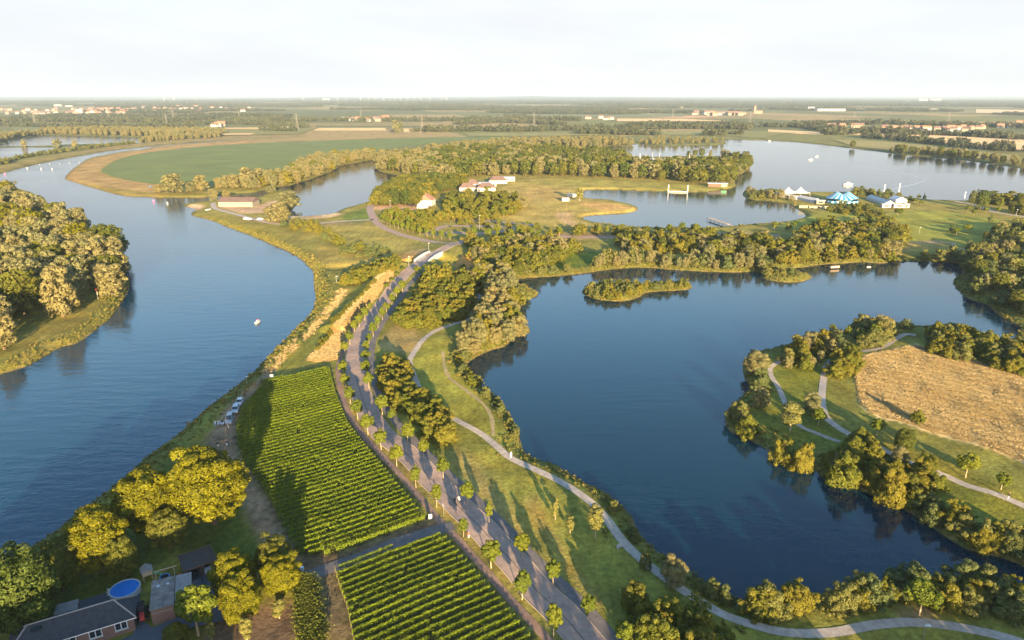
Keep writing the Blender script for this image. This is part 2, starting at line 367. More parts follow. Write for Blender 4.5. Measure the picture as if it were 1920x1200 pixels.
paint([(625,1062),(817,999),(837,1005),(892,1070),(942,1122),(997,1192),(1040,1260),(675,1260),(650,1137),(637,1100)], (.048,.046,.016), .95, n=1)  # lower vineyard soil, row shadow likewise put into its colour
paint([(570,1042),(622,1042),(800,975),(830,990),(740,1022),(640,1062),(590,1085),(560,1080)], SOIL, .9, soft=1)
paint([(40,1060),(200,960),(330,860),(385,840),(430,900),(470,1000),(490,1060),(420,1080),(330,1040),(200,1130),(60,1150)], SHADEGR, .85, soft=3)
paint([(1075,1205),(1050,1175),(1000,1122),(930,1052),(870,990),(800,915),(745,866),(700,822),(668,775),(652,725)], (.235,.175,.055), .75, soft=1.5, closed=False, width=1.5)
paint([(1130,1195),(1080,1140),(1000,1060),(920,980),(850,910),(780,845),(735,800),(705,750)], (.165,.140,.04), .6, soft=2, closed=False, width=1.3)
# dry grass on the right
paint([(1606,700),(1620,667),(1702,650),(1715,645),(1752,657),(1815,670),(1880,685),(2000,705),(2000,900),(1920,867),(1865,845),(1815,830),(1740,810),(1690,792),(1652,785),(1625,770),(1612,750)], STRAW, 1, soft=1)
paint([(1700,735),(1790,760),(1930,840),(1930,720),(1820,720)], (.26,.195,.085), .6, soft=12)
paint([(1440,690),(1540,690),(1560,790),(1640,830),(1800,900),(1930,960),(1930,1040),(1780,960),(1600,850),(1480,830),(1400,770)], (.120,.135,.018), .85, soft=4)
paint([(1600,820),(1700,850),(1800,890),(1930,950)], (.145,.135,.02), .7, soft=3, closed=False, width=4)
paint([(1690,1140),(1760,1140),(1740,1160),(1690,1158)], DIRT, .7, soft=2)
# middle ground
paint([(400,385),(470,388),(520,375),(510,395),(460,400),(420,392)], (.42,.29,.18), .95, soft=3)
paint([(545,403),(620,398),(640,402),(600,410),(550,410)], (.42,.32,.19), .95, soft=3)
paint([(342,387),(370,382),(382,388),(365,394)], (.42,.29,.19), .95, soft=2)
paint([(640,405),(690,390),(700,410),(660,418)], (.11,.16,.025), .9, soft=4)
paint([(440,405),(560,415),(690,418),(600,425),(500,420)], (.20,.155,.08), .6, soft=4)
paint([(690,390),(740,382),(800,385),(790,392),(730,395)], (.40,.26,.15), .95, soft=3)
paint([(920,395),(960,340),(1100,338),(1200,350),(1090,360),(1110,372),(1180,385),(1190,395),(1100,402),(1090,415),(1150,428),(1060,425),(1000,420),(950,415)], (.32,.25,.065), .85, soft=5)
paint([(1085,380),(1150,382),(1185,390),(1130,395)], (.40,.25,.09), .8, soft=6)
paint([(1040,402),(1070,398),(1075,415),(1090,425),(1060,420)], (.40,.28,.14), .8, soft=4)
paint([(955,372),(1010,350),(1080,372),(1000,378)], (.34,.23,.08), .5, soft=8)
paint([(960,340),(1100,337),(1250,345),(1370,350),(1300,356),(1100,352)], (.24,.22,.045), .8, soft=5)
paint([(1500,408),(1560,396),(1640,405),(1700,395),(1800,400),(1900,420),(1850,455),(1760,460),(1720,470),(1640,440),(1560,430),(1460,428)], (.20,.215,.035), .9, soft=6)
paint([(1700,455),(1760,450),(1800,458),(1720,470),(1690,472)], (.30,.22,.08), .6, soft=5)
paint([(1072,474),(1157,474),(1150,492),(1060,505),(1020,512)], (.085,.125,.012), .9, soft=3)
paint([(1040,438),(1150,440),(1160,447),(1020,448)], (.28,.18,.11), .7, soft=3)
paint([(121,337),(140,315),(165,300),(225,287),(345,272),(480,263),(480,269),(325,280),(225,298),(190,320),(214,333),(300,347),(300,368),(230,366),(160,348)], (.33,.215,.085), .8, soft=6)
paint([(130,338),(200,358),(270,368),(370,370),(370,362),(290,362),(200,350)], (.19,.165,.035), .8, soft=5)
paint([(0,322),(75,304),(200,281),(345,266),(345,262),(200,276),(60,298),(0,312)], (.21,.17,.055), .8, soft=6)
paint([(365,405),(440,408),(500,430),(560,470),(590,505),(600,520),(590,540),(560,480),(500,450),(430,425)], (.21,.185,.032), .85, soft=5)
paint([(0,705),(60,685),(120,650),(180,615),(235,560),(225,560),(170,600),(100,640),(0,690)], (.165,.150,.028), .9, soft=4)
paint([(30,640),(100,600),(200,560),(180,585),(110,640),(40,680)], (.19,.16,.045), .6, soft=4)
q = np.clip(1 - SD/1.5, 0, 1)[:,None]*(SD > 0)[:,None]; cover = cover*(1-q*.8) + np.array((.15,.10,.055))*q*.8
q = (SD < 0)[:,None]; cover = np.where(q, np.array((.05,.05,.03)), cover)

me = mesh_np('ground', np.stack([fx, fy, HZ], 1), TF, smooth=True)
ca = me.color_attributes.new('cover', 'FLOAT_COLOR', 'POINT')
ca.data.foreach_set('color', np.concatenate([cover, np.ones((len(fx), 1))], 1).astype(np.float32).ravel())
m = bpy.data.materials.new('ground_cover'); m.use_nodes = True; t = m.node_tree; b = t.nodes['Principled BSDF']
b.inputs['Roughness'].default_value = .9; b.inputs['Specular IOR Level'].default_value = .1
at = t.nodes.new('ShaderNodeAttribute'); at.attribute_name = 'cover'; tcx = t.nodes.new('ShaderNodeTexCoord')
def nnode(scale, det, sc=(1,1,1), rot=0):
    mp = t.nodes.new('ShaderNodeMapping'); mp.inputs['Scale'].default_value = sc; mp.inputs['Rotation'].default_value = (0,0,rot)
    n = t.nodes.new('ShaderNodeTexNoise'); n.inputs['Scale'].default_value = scale; n.inputs['Detail'].default_value = det; n.inputs['Roughness'].default_value = .62
    t.links.new(tcx.outputs['Object'], mp.inputs[0]); t.links.new(mp.outputs[0], n.inputs[0]); return n
def ramp(n, a, b_, lo, hi):
    r = t.nodes.new('ShaderNodeMapRange'); r.inputs[1].default_value = a; r.inputs[2].default_value = b_; r.inputs[3].default_value = lo; r.inputs[4].default_value = hi
    t.links.new(n.outputs[0], r.inputs[0]); return r
n1 = nnode(.05, 8); n2 = nnode(.9, 5); n3 = nnode(.5, 4, (1,.13,1), R(-12)); n4 = nnode(.006, 6)
f1 = ramp(n1, .35, .65, .72, 1.28); f2 = ramp(n2, .3, .7, .62, 1.38); f3 = ramp(n3, .3, .7, .82, 1.18)
def mmul(a, b_):
    k = t.nodes.new('ShaderNodeMath'); k.operation = 'MULTIPLY'; t.links.new(a.outputs[0], k.inputs[0]); t.links.new(b_.outputs[0], k.inputs[1]); return k
ff = mmul(mmul(f1, f2), f3)
vm = t.nodes.new('ShaderNodeVectorMath'); vm.operation = 'SCALE'; t.links.new(at.outputs['Color'], vm.inputs[0]); t.links.new(ff.outputs[0], vm.inputs['Scale'])
hs = t.nodes.new('ShaderNodeMixRGB'); hs.blend_type = 'MULTIPLY'; hs.inputs[2].default_value = (1.30,1.06,.85,1)
n5 = nnode(.11, 6); f5 = ramp(n5, .45, .7, 0, .6); t.links.new(f5.outputs[0], hs.inputs[0]); t.links.new(vm.outputs[0], hs.inputs[1])
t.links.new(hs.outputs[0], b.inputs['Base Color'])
bp = t.nodes.new('ShaderNodeBump'); bp.inputs['Strength'].default_value = .5; bp.inputs['Distance'].default_value = .35
nb = nnode(1.4, 6); t.links.new(nb.outputs[0], bp.inputs['Height']); t.links.new(bp.outputs[0], b.inputs['Normal'])
me.materials.append(m)
tag(link('ground', me), 'grassy river plain with dry patches and worn tracks', 'ground', kind='structure')

# ------------------------------------------------------------------ water
def water_mat(name, base, big, small, rough, st):
    m = bpy.data.materials.new(name); m.use_nodes = True; t = m.node_tree; b = t.nodes['Principled BSDF']
    b.inputs['Base Color'].default_value = (*base, 1); b.inputs['Roughness'].default_value = rough; b.inputs['IOR'].default_value = 1.333
    c = t.nodes.new('ShaderNodeTexCoord'); hs = []
    for sc, ln, k, rot in ((big, 3.2, 1.0, .25), (small, 1.8, .35, -.3)):
        mp = t.nodes.new('ShaderNodeMapping'); mp.inputs['Scale'].default_value = (1/ln, 1, 1); mp.inputs['Rotation'].default_value = (0,0,rot)
        n = t.nodes.new('ShaderNodeTexNoise'); n.inputs['Scale'].default_value = sc; n.inputs['Detail'].default_value = 3
        t.links.new(c.outputs['Object'], mp.inputs[0]); t.links.new(mp.outputs[0], n.inputs[0])
        q = t.nodes.new('ShaderNodeMath'); q.operation = 'MULTIPLY'; q.inputs[1].default_value = k; t.links.new(n.outputs[0], q.inputs[0]); hs.append(q)
    a = t.nodes.new('ShaderNodeMath'); t.links.new(hs[0].outputs[0], a.inputs[0]); t.links.new(hs[1].outputs[0], a.inputs[1])
    # calm and ruffled lanes
    ln_ = t.nodes.new('ShaderNodeTexNoise'); ln_.inputs['Scale'].default_value = .018; ln_.inputs['Detail'].default_value = 4
    mp = t.nodes.new('ShaderNodeMapping'); mp.inputs['Scale'].default_value = (.5, 1.2, 1); mp.inputs['Rotation'].default_value = (0,0,.5)
    t.links.new(c.outputs['Object'], mp.inputs[0]); t.links.new(mp.outputs[0], ln_.inputs[0])
    r = t.nodes.new('ShaderNodeMapRange'); r.inputs[1].default_value = .35; r.inputs[2].default_value = .65; r.inputs[3].default_value = st*.35; r.inputs[4].default_value = st
    t.links.new(ln_.outputs[0], r.inputs[0])
    bp = t.nodes.new('ShaderNodeBump'); bp.inputs['Distance'].default_value = .2
    t.links.new(r.outputs[0], bp.inputs['Strength']); t.links.new(a.outputs[0], bp.inputs['Height']); t.links.new(bp.outputs[0], b.inputs['Normal'])
    MATS[name] = m; return m
water_mat('river_water', (.004,.030,.058), .33, 1.1, .09, 1.0)
water_mat('lake_water', (.002,.018,.033), .45, 1.6, .06, .4)
DIV = [P(a, b) for a, b in [(640,690),(690,560),(700,500),(640,435),(540,412),(533,385),(535,368),(538,352),(560,330),(700,290),(870,262)]]
xe, ye = DIV[-1]
west = [(-1600,-60),(-25,-60)] + DIV + [(xe, 2200),(-1600,2200)]
east = [(-25,-60),(1900,-60),(1900,2200),(xe,2200)] + DIV[::-1]
for nm, poly, lab in (('river', west, 'broad blue river winding past the vineyard'), ('lake', east, 'dark blue lake water between grassy shores')):
    tri = tessellate_polygon([[Vector((a, b_, 0)) for a, b_ in poly]])
    tag(link(nm, mesh_np(nm, [(a, b_, .1) for a, b_ in poly], faces=[tuple(q) for q in tri], mats=[nm + '_water'])), lab, 'water', kind='structure')

# ------------------------------------------------------------------ roads and paths
mat('asphalt', (.27,.20,.165), .9, noise=.22, nscale=.6)
mat('asphalt_dark', (.115,.105,.105), .9, noise=.22, nscale=.6)
mat('gravel', (.32,.28,.24), .95, noise=.25, nscale=.9)
mat('brickpath', (.19,.125,.095), .95, noise=.25, nscale=1.2)
mat('kerbstone', (.33,.27,.21), .9, noise=.2, nscale=2)
mat('tar', (.035,.033,.035), .7)
mat('dusttrack', (.27,.215,.11), .95, noise=.25, nscale=.8)
mat('sandtrack', (.34,.24,.15), .95, noise=.25, nscale=.8)
def resample(line, step):
    d = np.hypot(*np.diff(line, axis=0).T); s = np.concatenate([[0], np.cumsum(d)]); n = max(2, int(s[-1]/step))
    u = np.linspace(0, s[-1], n); return np.stack([np.interp(u, s, line[:,0]), np.interp(u, s, line[:,1])], 1)
def ribbon(name, line, width, material, lift, off=0.0, thick=0, step=1.5, ditch=True, wob=0):
    c = resample(np.asarray(line), step); d = np.gradient(c, axis=0); d /= np.linalg.norm(d, axis=1)[:,None]+1e-9
    nrm = np.stack([-d[:,1], d[:,0]], 1); k = 3 if width > 1 else 2; vs = []
    us = np.linspace(-.5, .5, k)
    wb = 1 + wob*np.sin(np.arange(len(c))*.9)*np.sin(np.arange(len(c))*.37)
    for u in us:
        q = c + nrm*(off + (u*width*wb)[:,None] if wob else off + u*width); vs.append(np.column_stack([q, height(q[:,0], q[:,1], ditch) + lift]))
    n = len(c); V = np.concatenate(vs); fs = []
    for j in range(k-1):
        a = j*n + np.arange(n-1); fs.append(np.stack([a, a+n, a+n+1, a+1], 1))
    if thick:   # raised strip: add sides
        o = len(V); V = np.concatenate([V, vs[0]-[0,0,thick], vs[-1]-[0,0,thick]])
        a = np.arange(n-1); fs.append(np.stack([a, a+1, o+a+1, o+a], 1)); b2 = (k-1)*n + a; fs.append(np.stack([b2+1, b2, o+n+a, o+n+a+1], 1))
    return link(name, mesh_np(name, V, np.concatenate(fs), [material]))
ST = 'structure'
tag(ribbon('road', ROAD, 5.8, 'asphalt', .08, ditch=False), 'reddish grey tree-lined road running up to the white bridge', 'road', kind=ST)
for sgn, side in ((1, 'vineyard'), (-1, 'lake')):
    tag(ribbon('kerb', ROAD, .16, 'kerbstone', .14, off=sgn*2.98, thick=.12, ditch=False), 'pale kerb on the %s side of the road' % side, 'kerb', kind=ST)
tag(ribbon('road_joint', ROAD[:80], .13, 'tar', .092, off=.15, ditch=False), 'dark tar joint down the middle of the road', 'road joint', kind=ST)
PATHLINES = [ROAD[::3]]
def path(name, pts, wd, material, label, lift=.06, n=5, cat='path', **k):
    PATHLINES.append(W(pts, G, 2, False)); return tag(ribbon(name, W(pts, G, n, False), wd, material, lift, **k), label, cat, kind=ST)
path('cycle_path', [(1190,1245),(1150,1198),(1110,1152),(1047,1090),(985,1032),(960,1003),(905,950),(855,902),(805,855),(765,815),(730,775),(708,735),(698,700),(696,665),(700,637),(713,612),(730,587),(752,560),(777,532),(800,512)], 2.3, 'asphalt_dark', 'dark cycle path between street trees and the meadow')
path('footpath', [(1060,1240),(1030,1200),(997,1165),(958,1122),(905,1062),(858,1010),(830,982),(805,952),(762,903),(705,842),(667,797),(644,752),(635,710),(636,680),(645,650),(665,612)], 1.6, 'brickpath', 'narrow brick-red footpath along the vineyard edge', ditch=False)
path('lake_path', [(905,545),(897,560),(896,573),(885,597),(855,607),(817,620),(790,642),(770,670),(768,680),(775,702),(787,730),(803,755),(830,772),(867,795),(905,815),(935,840),(960,860),(1010,884),(1060,909),(1112,946),(1140,977),(1165,1012),(1195,1042),(1230,1072),(1272,1102),(1310,1127),(1360,1155),(1440,1180),(1490,1187),(1565,1185),(1640,1172),(1715,1165),(1790,1172),(1877,1194),(1960,1225)], 2.0, 'gravel', 'pale gravel path curving along the near lake shore')
path('trodden_path', [(830,660),(833,685),(843,708),(867,727),(905,757),(921,782),(925,817)], 1.0, 'dusttrack', 'worn sandy trail beside the lakeside shrubs', lift=.05, wob=.3)
path('peninsula_path', [(1717,629),(1695,627),(1677,637),(1657,650),(1625,657),(1590,660),(1565,672),(1550,687),(1544,712),(1541,750),(1547,780),(1565,797),(1590,812),(1610,822),(1665,847),(1690,860),(1775,892),(1815,910),(1865,927),(1920,950),(1990,985)], 2.0, 'gravel', 'gravel path rounding the dry grass field on the peninsula')
path('peninsula_side_path', [(1480,668),(1462,677),(1445,688),(1447,707),(1460,727),(1472,755),(1485,780),(1502,800),(1540,815),(1575,828)], 1.6, 'gravel', 'narrow gravel path along the peninsula tip')
path('vineyard_track', [(850,985),(820,993),(735,1022),(680,1044),(620,1066),(572,1086),(540,1100)], 3.2, 'asphalt_dark', 'grey paved track between the two vineyards')
path('park_road', [(862,457),(830,457),(792,450),(752,440),(720,427),(704,415),(697,402),(694,390),(700,380)], 5.5, 'asphalt', 'side road leading from the junction to the white house', cat='road')
path('shore_road', [(862,457),(905,458),(960,450),(1040,444),(1160,445),(1270,442),(1380,438),(1460,442)], 5.5, 'asphalt', 'road running east from the junction behind the shrubs', cat='road')
path('bay_road', [(700,412),(640,415),(580,420),(520,420),(480,412),(455,405),(420,396),(402,390),(400,380)], 4.0, 'gravel', 'pale lane along the bay to the long shed', cat='road')
path('parking_loop', [(800,440),(830,425),(880,424),(940,425),(960,430),(900,438),(850,436),(815,440)], 6, 'asphalt', 'grey parking loop behind the junction', cat='car park')
path('parking_lane', [(850,413),(900,413),(960,418),(1010,423)], 5, 'asphalt', 'upper lane of the parking area', cat='car park')
path('beach_lane', [(1790,378),(1835,386),(1860,396),(1890,402),(1960,412)], 5, 'gravel', 'gravel lane behind the beach meadow on the right', cat='road')
path('meadow_trail', [(1690,455),(1780,455),(1790,463),(1830,475)], 2.2, 'sandtrack', 'sandy trail crossing the far right meadow')
path('dry_ditch_edge', [(1700,456),(1725,455),(1760,452)], 2, 'sandtrack', 'sandy cut across the far right meadow')
# ------------------------------------------------------------------ trees: crowns are clouds of leaf-sized faces round billowing lobes
def unit(n, rng):
    v = rng.normal(size=(n, 3)); return v/np.linalg.norm(v, axis=1)[:,None]
def leaves(lobes, n, size, rng, jit=.55, squash=.9, up=.45):
    C = np.array([l[:3] for l in lobes]); Rr = np.array([l[3] for l in lobes]); wts = Rr**2/np.sum(Rr**2)
    out_p, out_n, out_l = [], [], []; got = 0
    for _ in range(12):
        k = rng.choice(len(lobes), n*2, p=wts); d = unit(n*2, rng); fl = rng.random(n*2) < up; d[fl,2] = np.abs(d[fl,2])
        d /= np.linalg.norm(d, axis=1)[:,None]
        p = C[k] + d*Rr[k][:,None]*(.86 + .20*rng.random((n*2,1)))*np.array([1,1,squash if squash else 1])
        q = np.linalg.norm((p[:,None,:]-C[None])/np.array([1,1,squash]), axis=2)/Rr[None]; q[np.arange(n*2), k] = 9
        ok = (q.min(1) > .8) & (p[:,2] > .05)
        out_p.append(p[ok]); out_n.append(d[ok]); out_l.append(k[ok]); got += ok.sum()
        if got >= n: break
    p = np.concatenate(out_p)[:n]; d = np.concatenate(out_n)[:n]; k = np.concatenate(out_l)[:n]; n = len(p)
    nr = d + jit*unit(n, rng); nr /= np.linalg.norm(nr, axis=1)[:,None]
    a = np.cross(nr, unit(n, rng)); a /= np.linalg.norm(a, axis=1)[:,None]+1e-9; b = np.cross(nr, a)
    s = size*(.6 + .8*rng.random((n,1))); s2 = s*(.55 + .3*rng.random((n,1)))
    V = np.stack([p-a*s, p+b*s2*.8-a*s*.1, p+a*s, p-b*s2*.8+a*s*.1], 1).reshape(-1, 3)
    lt = rng.random(len(lobes))
    tint = np.clip(.7*rng.random(n)**1.3 + .4*lt[k]*(.4+.6*rng.random(n)), 0, 1)
    return V, np.arange(n*4).reshape(n, 4), tint
def lobes_for(kind, rng):
    "unit tree: height 1; returns lobes and trunk points"
    L = []
    if kind == 'willow':
        L += [(0,0,.42,.26),(.03,0,.22,.20)]
        for i in range(34):
            a = rng.random()*6.28; z = .12 + .70*rng.random(); r = (.27*math.sqrt(max(.08, 1 - ((z-.42)/.50)**2)))*(.75+.35*rng.random())
            L.append((r*math.cos(a), r*math.sin(a), z, .055 + .07*rng.random()))
        for i in range(5): L.append((.11*rng.normal(), .11*rng.normal(), .80 + .08*rng.random(), .07 + .05*rng.random()))
    elif kind in ('broad', 'maple'):
        L += [(0,0,.56,.31),(0,.02,.34,.26),(.1,.05,.5,.24),(-.1,-.05,.52,.24)]
        for i in range(70):
            a = rng.random()*6.28; z = .18 + .68*rng.random(); r = .31*math.sqrt(max(.05, 1 - ((z-.50)/.42)**2))*(.85+.2*rng.random())
            L.append((r*math.cos(a), r*math.sin(a), z, .04 + .05*rng.random()))
        for i in range(10): L.append((.12*rng.normal(), .12*rng.normal(), .84+.04*rng.random(), .05 + .04*rng.random()))
    elif kind == 'street':
        L += [(0,0,.62,.22),(0,0,.47,.15)]
        for i in range(22):
            a = rng.random()*6.28; z = .38 + .48*rng.random(); r = .23*math.sqrt(max(.1, 1 - ((z-.60)/.31)**2))*(.8+.3*rng.random())
            L.append((r*math.cos(a), r*math.sin(a), z, .05 + .045*rng.random()))
        L.append((0,0,.89,.07))
    elif kind == 'poplar':
        for i in range(22):
            z = .20 + .72*rng.random(); a = rng.random()*6.28; q = .10*math.sin(math.pi*min(1, (z-.05)/1.0))+.02
            L.append((.07*math.cos(a), .07*math.sin(a), z, q*.7 + .03*rng.random()))
        L.append((0,0,.5,.10)); L.append((0,0,.7,.08))
    else:   # bush, shore
        L.append((0,0,.26,.36))
        for i in range(26):
            a = rng.random()*6.28; r = .15 + .36*rng.random(); z = .08 + .62*rng.random()*(1.05 - r*1.1)
            L.append((r*math.cos(a), r*math.sin(a), z, .07 + .09*rng.random()))
        for i in range(8):
            a = rng.random()*6.28; r = .28*rng.random(); L.append((r*math.cos(a), r*math.sin(a), .60 + .22*rng.random(), .06 + .07*rng.random()))
    return L
TRUNK = dict(willow=(.35,.030), broad=(.45,.026), maple=(.45,.028), street=(.55,.014), poplar=(.5,.014), bush=(.25,.02), shore=(.2,.02))
def trunk_mb(kind, rng, lobes, n=7, limbs=5):
    h, r = TRUNK[kind]; mb = MB(); bx, by = .02*rng.normal(), .02*rng.normal()
    mb.tube([(0,0,-.03),(bx*.3,by*.3,h*.35),(bx*.7,by*.7,h*.7),(bx,by,h)], [r*1.35, r, r*.8, r*.5], n)
    for i in range(limbs):
        l = lobes[1 + rng.integers(len(lobes)-1)]; z0 = h*(.45 + .5*rng.random()); m_ = ((bx+l[0])*.5, (by+l[1])*.5, (z0+l[2])*.55)
        mb.tube([(bx*z0/h,by*z0/h,z0), m_, (l[0],l[1],l[2])], [r*.5, r*.35, r*.12], 5, False)
    return mb
LEAFMAT = dict(willow='leaf_willow', broad='leaf_broad', maple='leaf_maple', street='leaf_street', poplar='leaf_poplar', bush='leaf_bush', shore='leaf_shore')
# per kind: (leaves, leaf size) for near / middle / far
LOD = dict(willow=((11000,.0165),(2600,.030),(420,.070)), broad=((10000,.017),(2000,.034),(380,.075)), maple=((20000,.0135),(2000,.034),(380,.075)),
           street=((3000,.026),(800,.045),(200,.085)), poplar=((2600,.020),(700,.036),(180,.065)), bush=((4200,.032),(1100,.058),(220,.125)), shore=((4200,.030),(1100,.055),(220,.12)))
PROTO = {}
def protos(kind, lod):
    if (kind, lod) in PROTO: return PROTO[(kind, lod)]
    out = []
    for v in range(4 if lod == 0 else 5):
        rng = np.random.default_rng(abs(hash((kind, v))) % 2**31 if False else (sum(map(ord, kind))*31 + v*7 + 3))
        L = lobes_for(kind, rng); n, s = LOD[kind][lod]
        V, Fq, T = leaves(L, n, s, rng)
        tm = trunk_mb(kind, rng, L, 7 if lod == 0 else 4, 5 if lod == 0 else 2)
        bark = 'bark_pale' if kind in ('street', 'poplar') else 'bark'
        crown = mesh_np('crown', V, Fq, [LEAFMAT[kind]], T)
        trunk = tm.mesh('trunk', bark)
        tv = np.array(tm.v); tq = np.array([f if len(f) == 4 else (f[0], f[1], f[2], f[3]) for f in tm.f if len(f) >= 4])
        both = mesh_np('tree', np.concatenate([V, tv]), np.concatenate([Fq, tq + len(V)]), [LEAFMAT[kind], bark], np.concatenate([T, np.zeros(len(tq))]),
                       midx=np.concatenate([np.zeros(len(Fq)), np.ones(len(tq))]))
        wid = np.percentile(np.hypot(V[:,0], V[:,1]), 97)*2
        out.append((crown, trunk, both, wid, np.percentile(V[:,2], 99.5)))
    PROTO[(kind, lod)] = out; return out
NAME = dict(willow='willow_tree', broad='broadleaf_tree', maple='yellow_tree', street='street_tree', poplar='poplar_tree', bush='bush', shore='shore_shrub')
CAT = dict(willow='tree', broad='tree', maple='tree', street='tree', poplar='tree', bush='bush', shore='shrub')
TREES = []       # (kind, x, y, z, height, width or None, label, group, explicit)
def explicit(kind, x, yb, yt, wpx, label, group=None, h0=None):
    X, Y = P(x, yb); z = hz(X, Y, False) if h0 is None else h0
    v = 600 - yt; fw = F*math.cos(PITCH)+v*math.sin(PITCH); dn = F*math.sin(PITCH)-v*math.cos(PITCH)
    H = (CAMH - Y*dn/fw) - z; wd = wpx*depth(X, Y)/F
    if kind in ('bush', 'shore', 'willow', 'poplar', 'maple') and Y < 420:   # the visible foot of a low crown is nearer than its centre
        k = 1 + (.25 if kind == 'maple' else .40)*wd/math.hypot(X, Y); X *= k; Y *= k; H = (CAMH - Y*dn/fw) - z; wd *= k
    TREES.append((kind, X, Y, z, max(H, 1.0), wd, label, group, True))
def zone(px, mix, spacing, hmin, hmax, label, group, seed, n=3, keep=1.0, avoid=()):
    rng = np.random.default_rng(seed); w_ = W(px, G, n); a, b, c, e = box_of(w_, 0)
    nx_, ny_ = int((b-a)/spacing)+2, int((e-c)/(spacing*.87))+2
    I, J = np.meshgrid(np.arange(nx_), np.arange(ny_)); X = a + (I + .5*(J % 2))*spacing; Y = c + J*spacing*.87
    X = (X + rng.uniform(-.38, .38, X.shape)*spacing).ravel(); Y = (Y + rng.uniform(-.38, .38, Y.shape)*spacing).ravel()
    ok = inside(w_, X, Y) & (rng.random(X.shape) < keep); X, Y = X[ok], Y[ok]
    if not len(X): return
    d = sdf_land(X, Y); ok = d > .8
    for l_ in PATHLINES:
        a2, b2, c2, e2 = box_of(l_, 4)
        if a2 < b and b2 > a and c2 < e and e2 > c: ok &= segdist(l_, X, Y, False) > 1.3 + .2*hmin
    for p in avoid: ok &= ~inside(W(p, G, n), X, Y)
    X, Y = X[ok], Y[ok]; Z = height(X, Y, False); ks = list(mix); pr = np.array([mix[k] for k in ks]); pr = pr/pr.sum()
    for x, y, z in zip(X, Y, Z):
        k = ks[rng.choice(len(ks), p=pr)]; H = hmin + (hmax-hmin)*rng.random()**1.2
        lb = label[k] if isinstance(label, dict) else label
        TREES.append((k, x, y, z, H, None, lb, group, False))

ordn = ['first','second','third','fourth','fifth','sixth','seventh','eighth','ninth','tenth','eleventh','twelfth','thirteenth','fourteenth','fifteenth','sixteenth','seventeenth','eighteenth','nineteenth','twentieth','twenty-first','twenty-second','twenty-third','twenty-fourth','twenty-fifth','twenty-sixth']
left = [(1038,1190,1132,36),(979,1122,1072,36),(921,1064,1015,39),(869,1006,972,19),(819,949,909,22),(780,912,872,20),(744,874,834,26),(715,843,804,25),(690,814,776,26),(671,785,750,24),(657,757,725,21),(648,726,701,19),(644,702,676,19),(647,664,640,16),(656,646,620,16),(665,623,600,13),(674,614,587,16),(684,600,575,15),(694,583,567,10),(726,548,531,12),(735,536,521,10),(746,525,510,11),(757,517,500,12)]
right = [(1170,1214,1166,38),(1102,1163,1114,30),(1037,1098,1049,28),(980,1044,1001,34),(917,984,939,14),(877,944,904,29),(831,896,859,25),(795,858,824,22),(765,831,794,26),(734,793,767,14),(717,776,741,25),(692,728,697,21),(687,702,676,21),(686,678,657,19),(687,661,639,15),(692,644,625,14),(700,631,604,16),(709,614,590,12),(717,600,575,15),(725,586,567,14),(735,573,550,14),(744,561,537,15),(755,551,526,17),(783,521,499,15)]
for i, (x, yb, yt, wd) in enumerate(left): explicit('street', x, yb, yt, wd, '%s street tree from the bottom, on the vineyard side of the road' % ordn[i], 'street trees along the road')
for i, (x, yb, yt, wd) in enumerate(right): explicit('street', x, yb, yt, wd, '%s street tree from the bottom, on the lake side of the road' % ordn[i], 'street trees along the road')
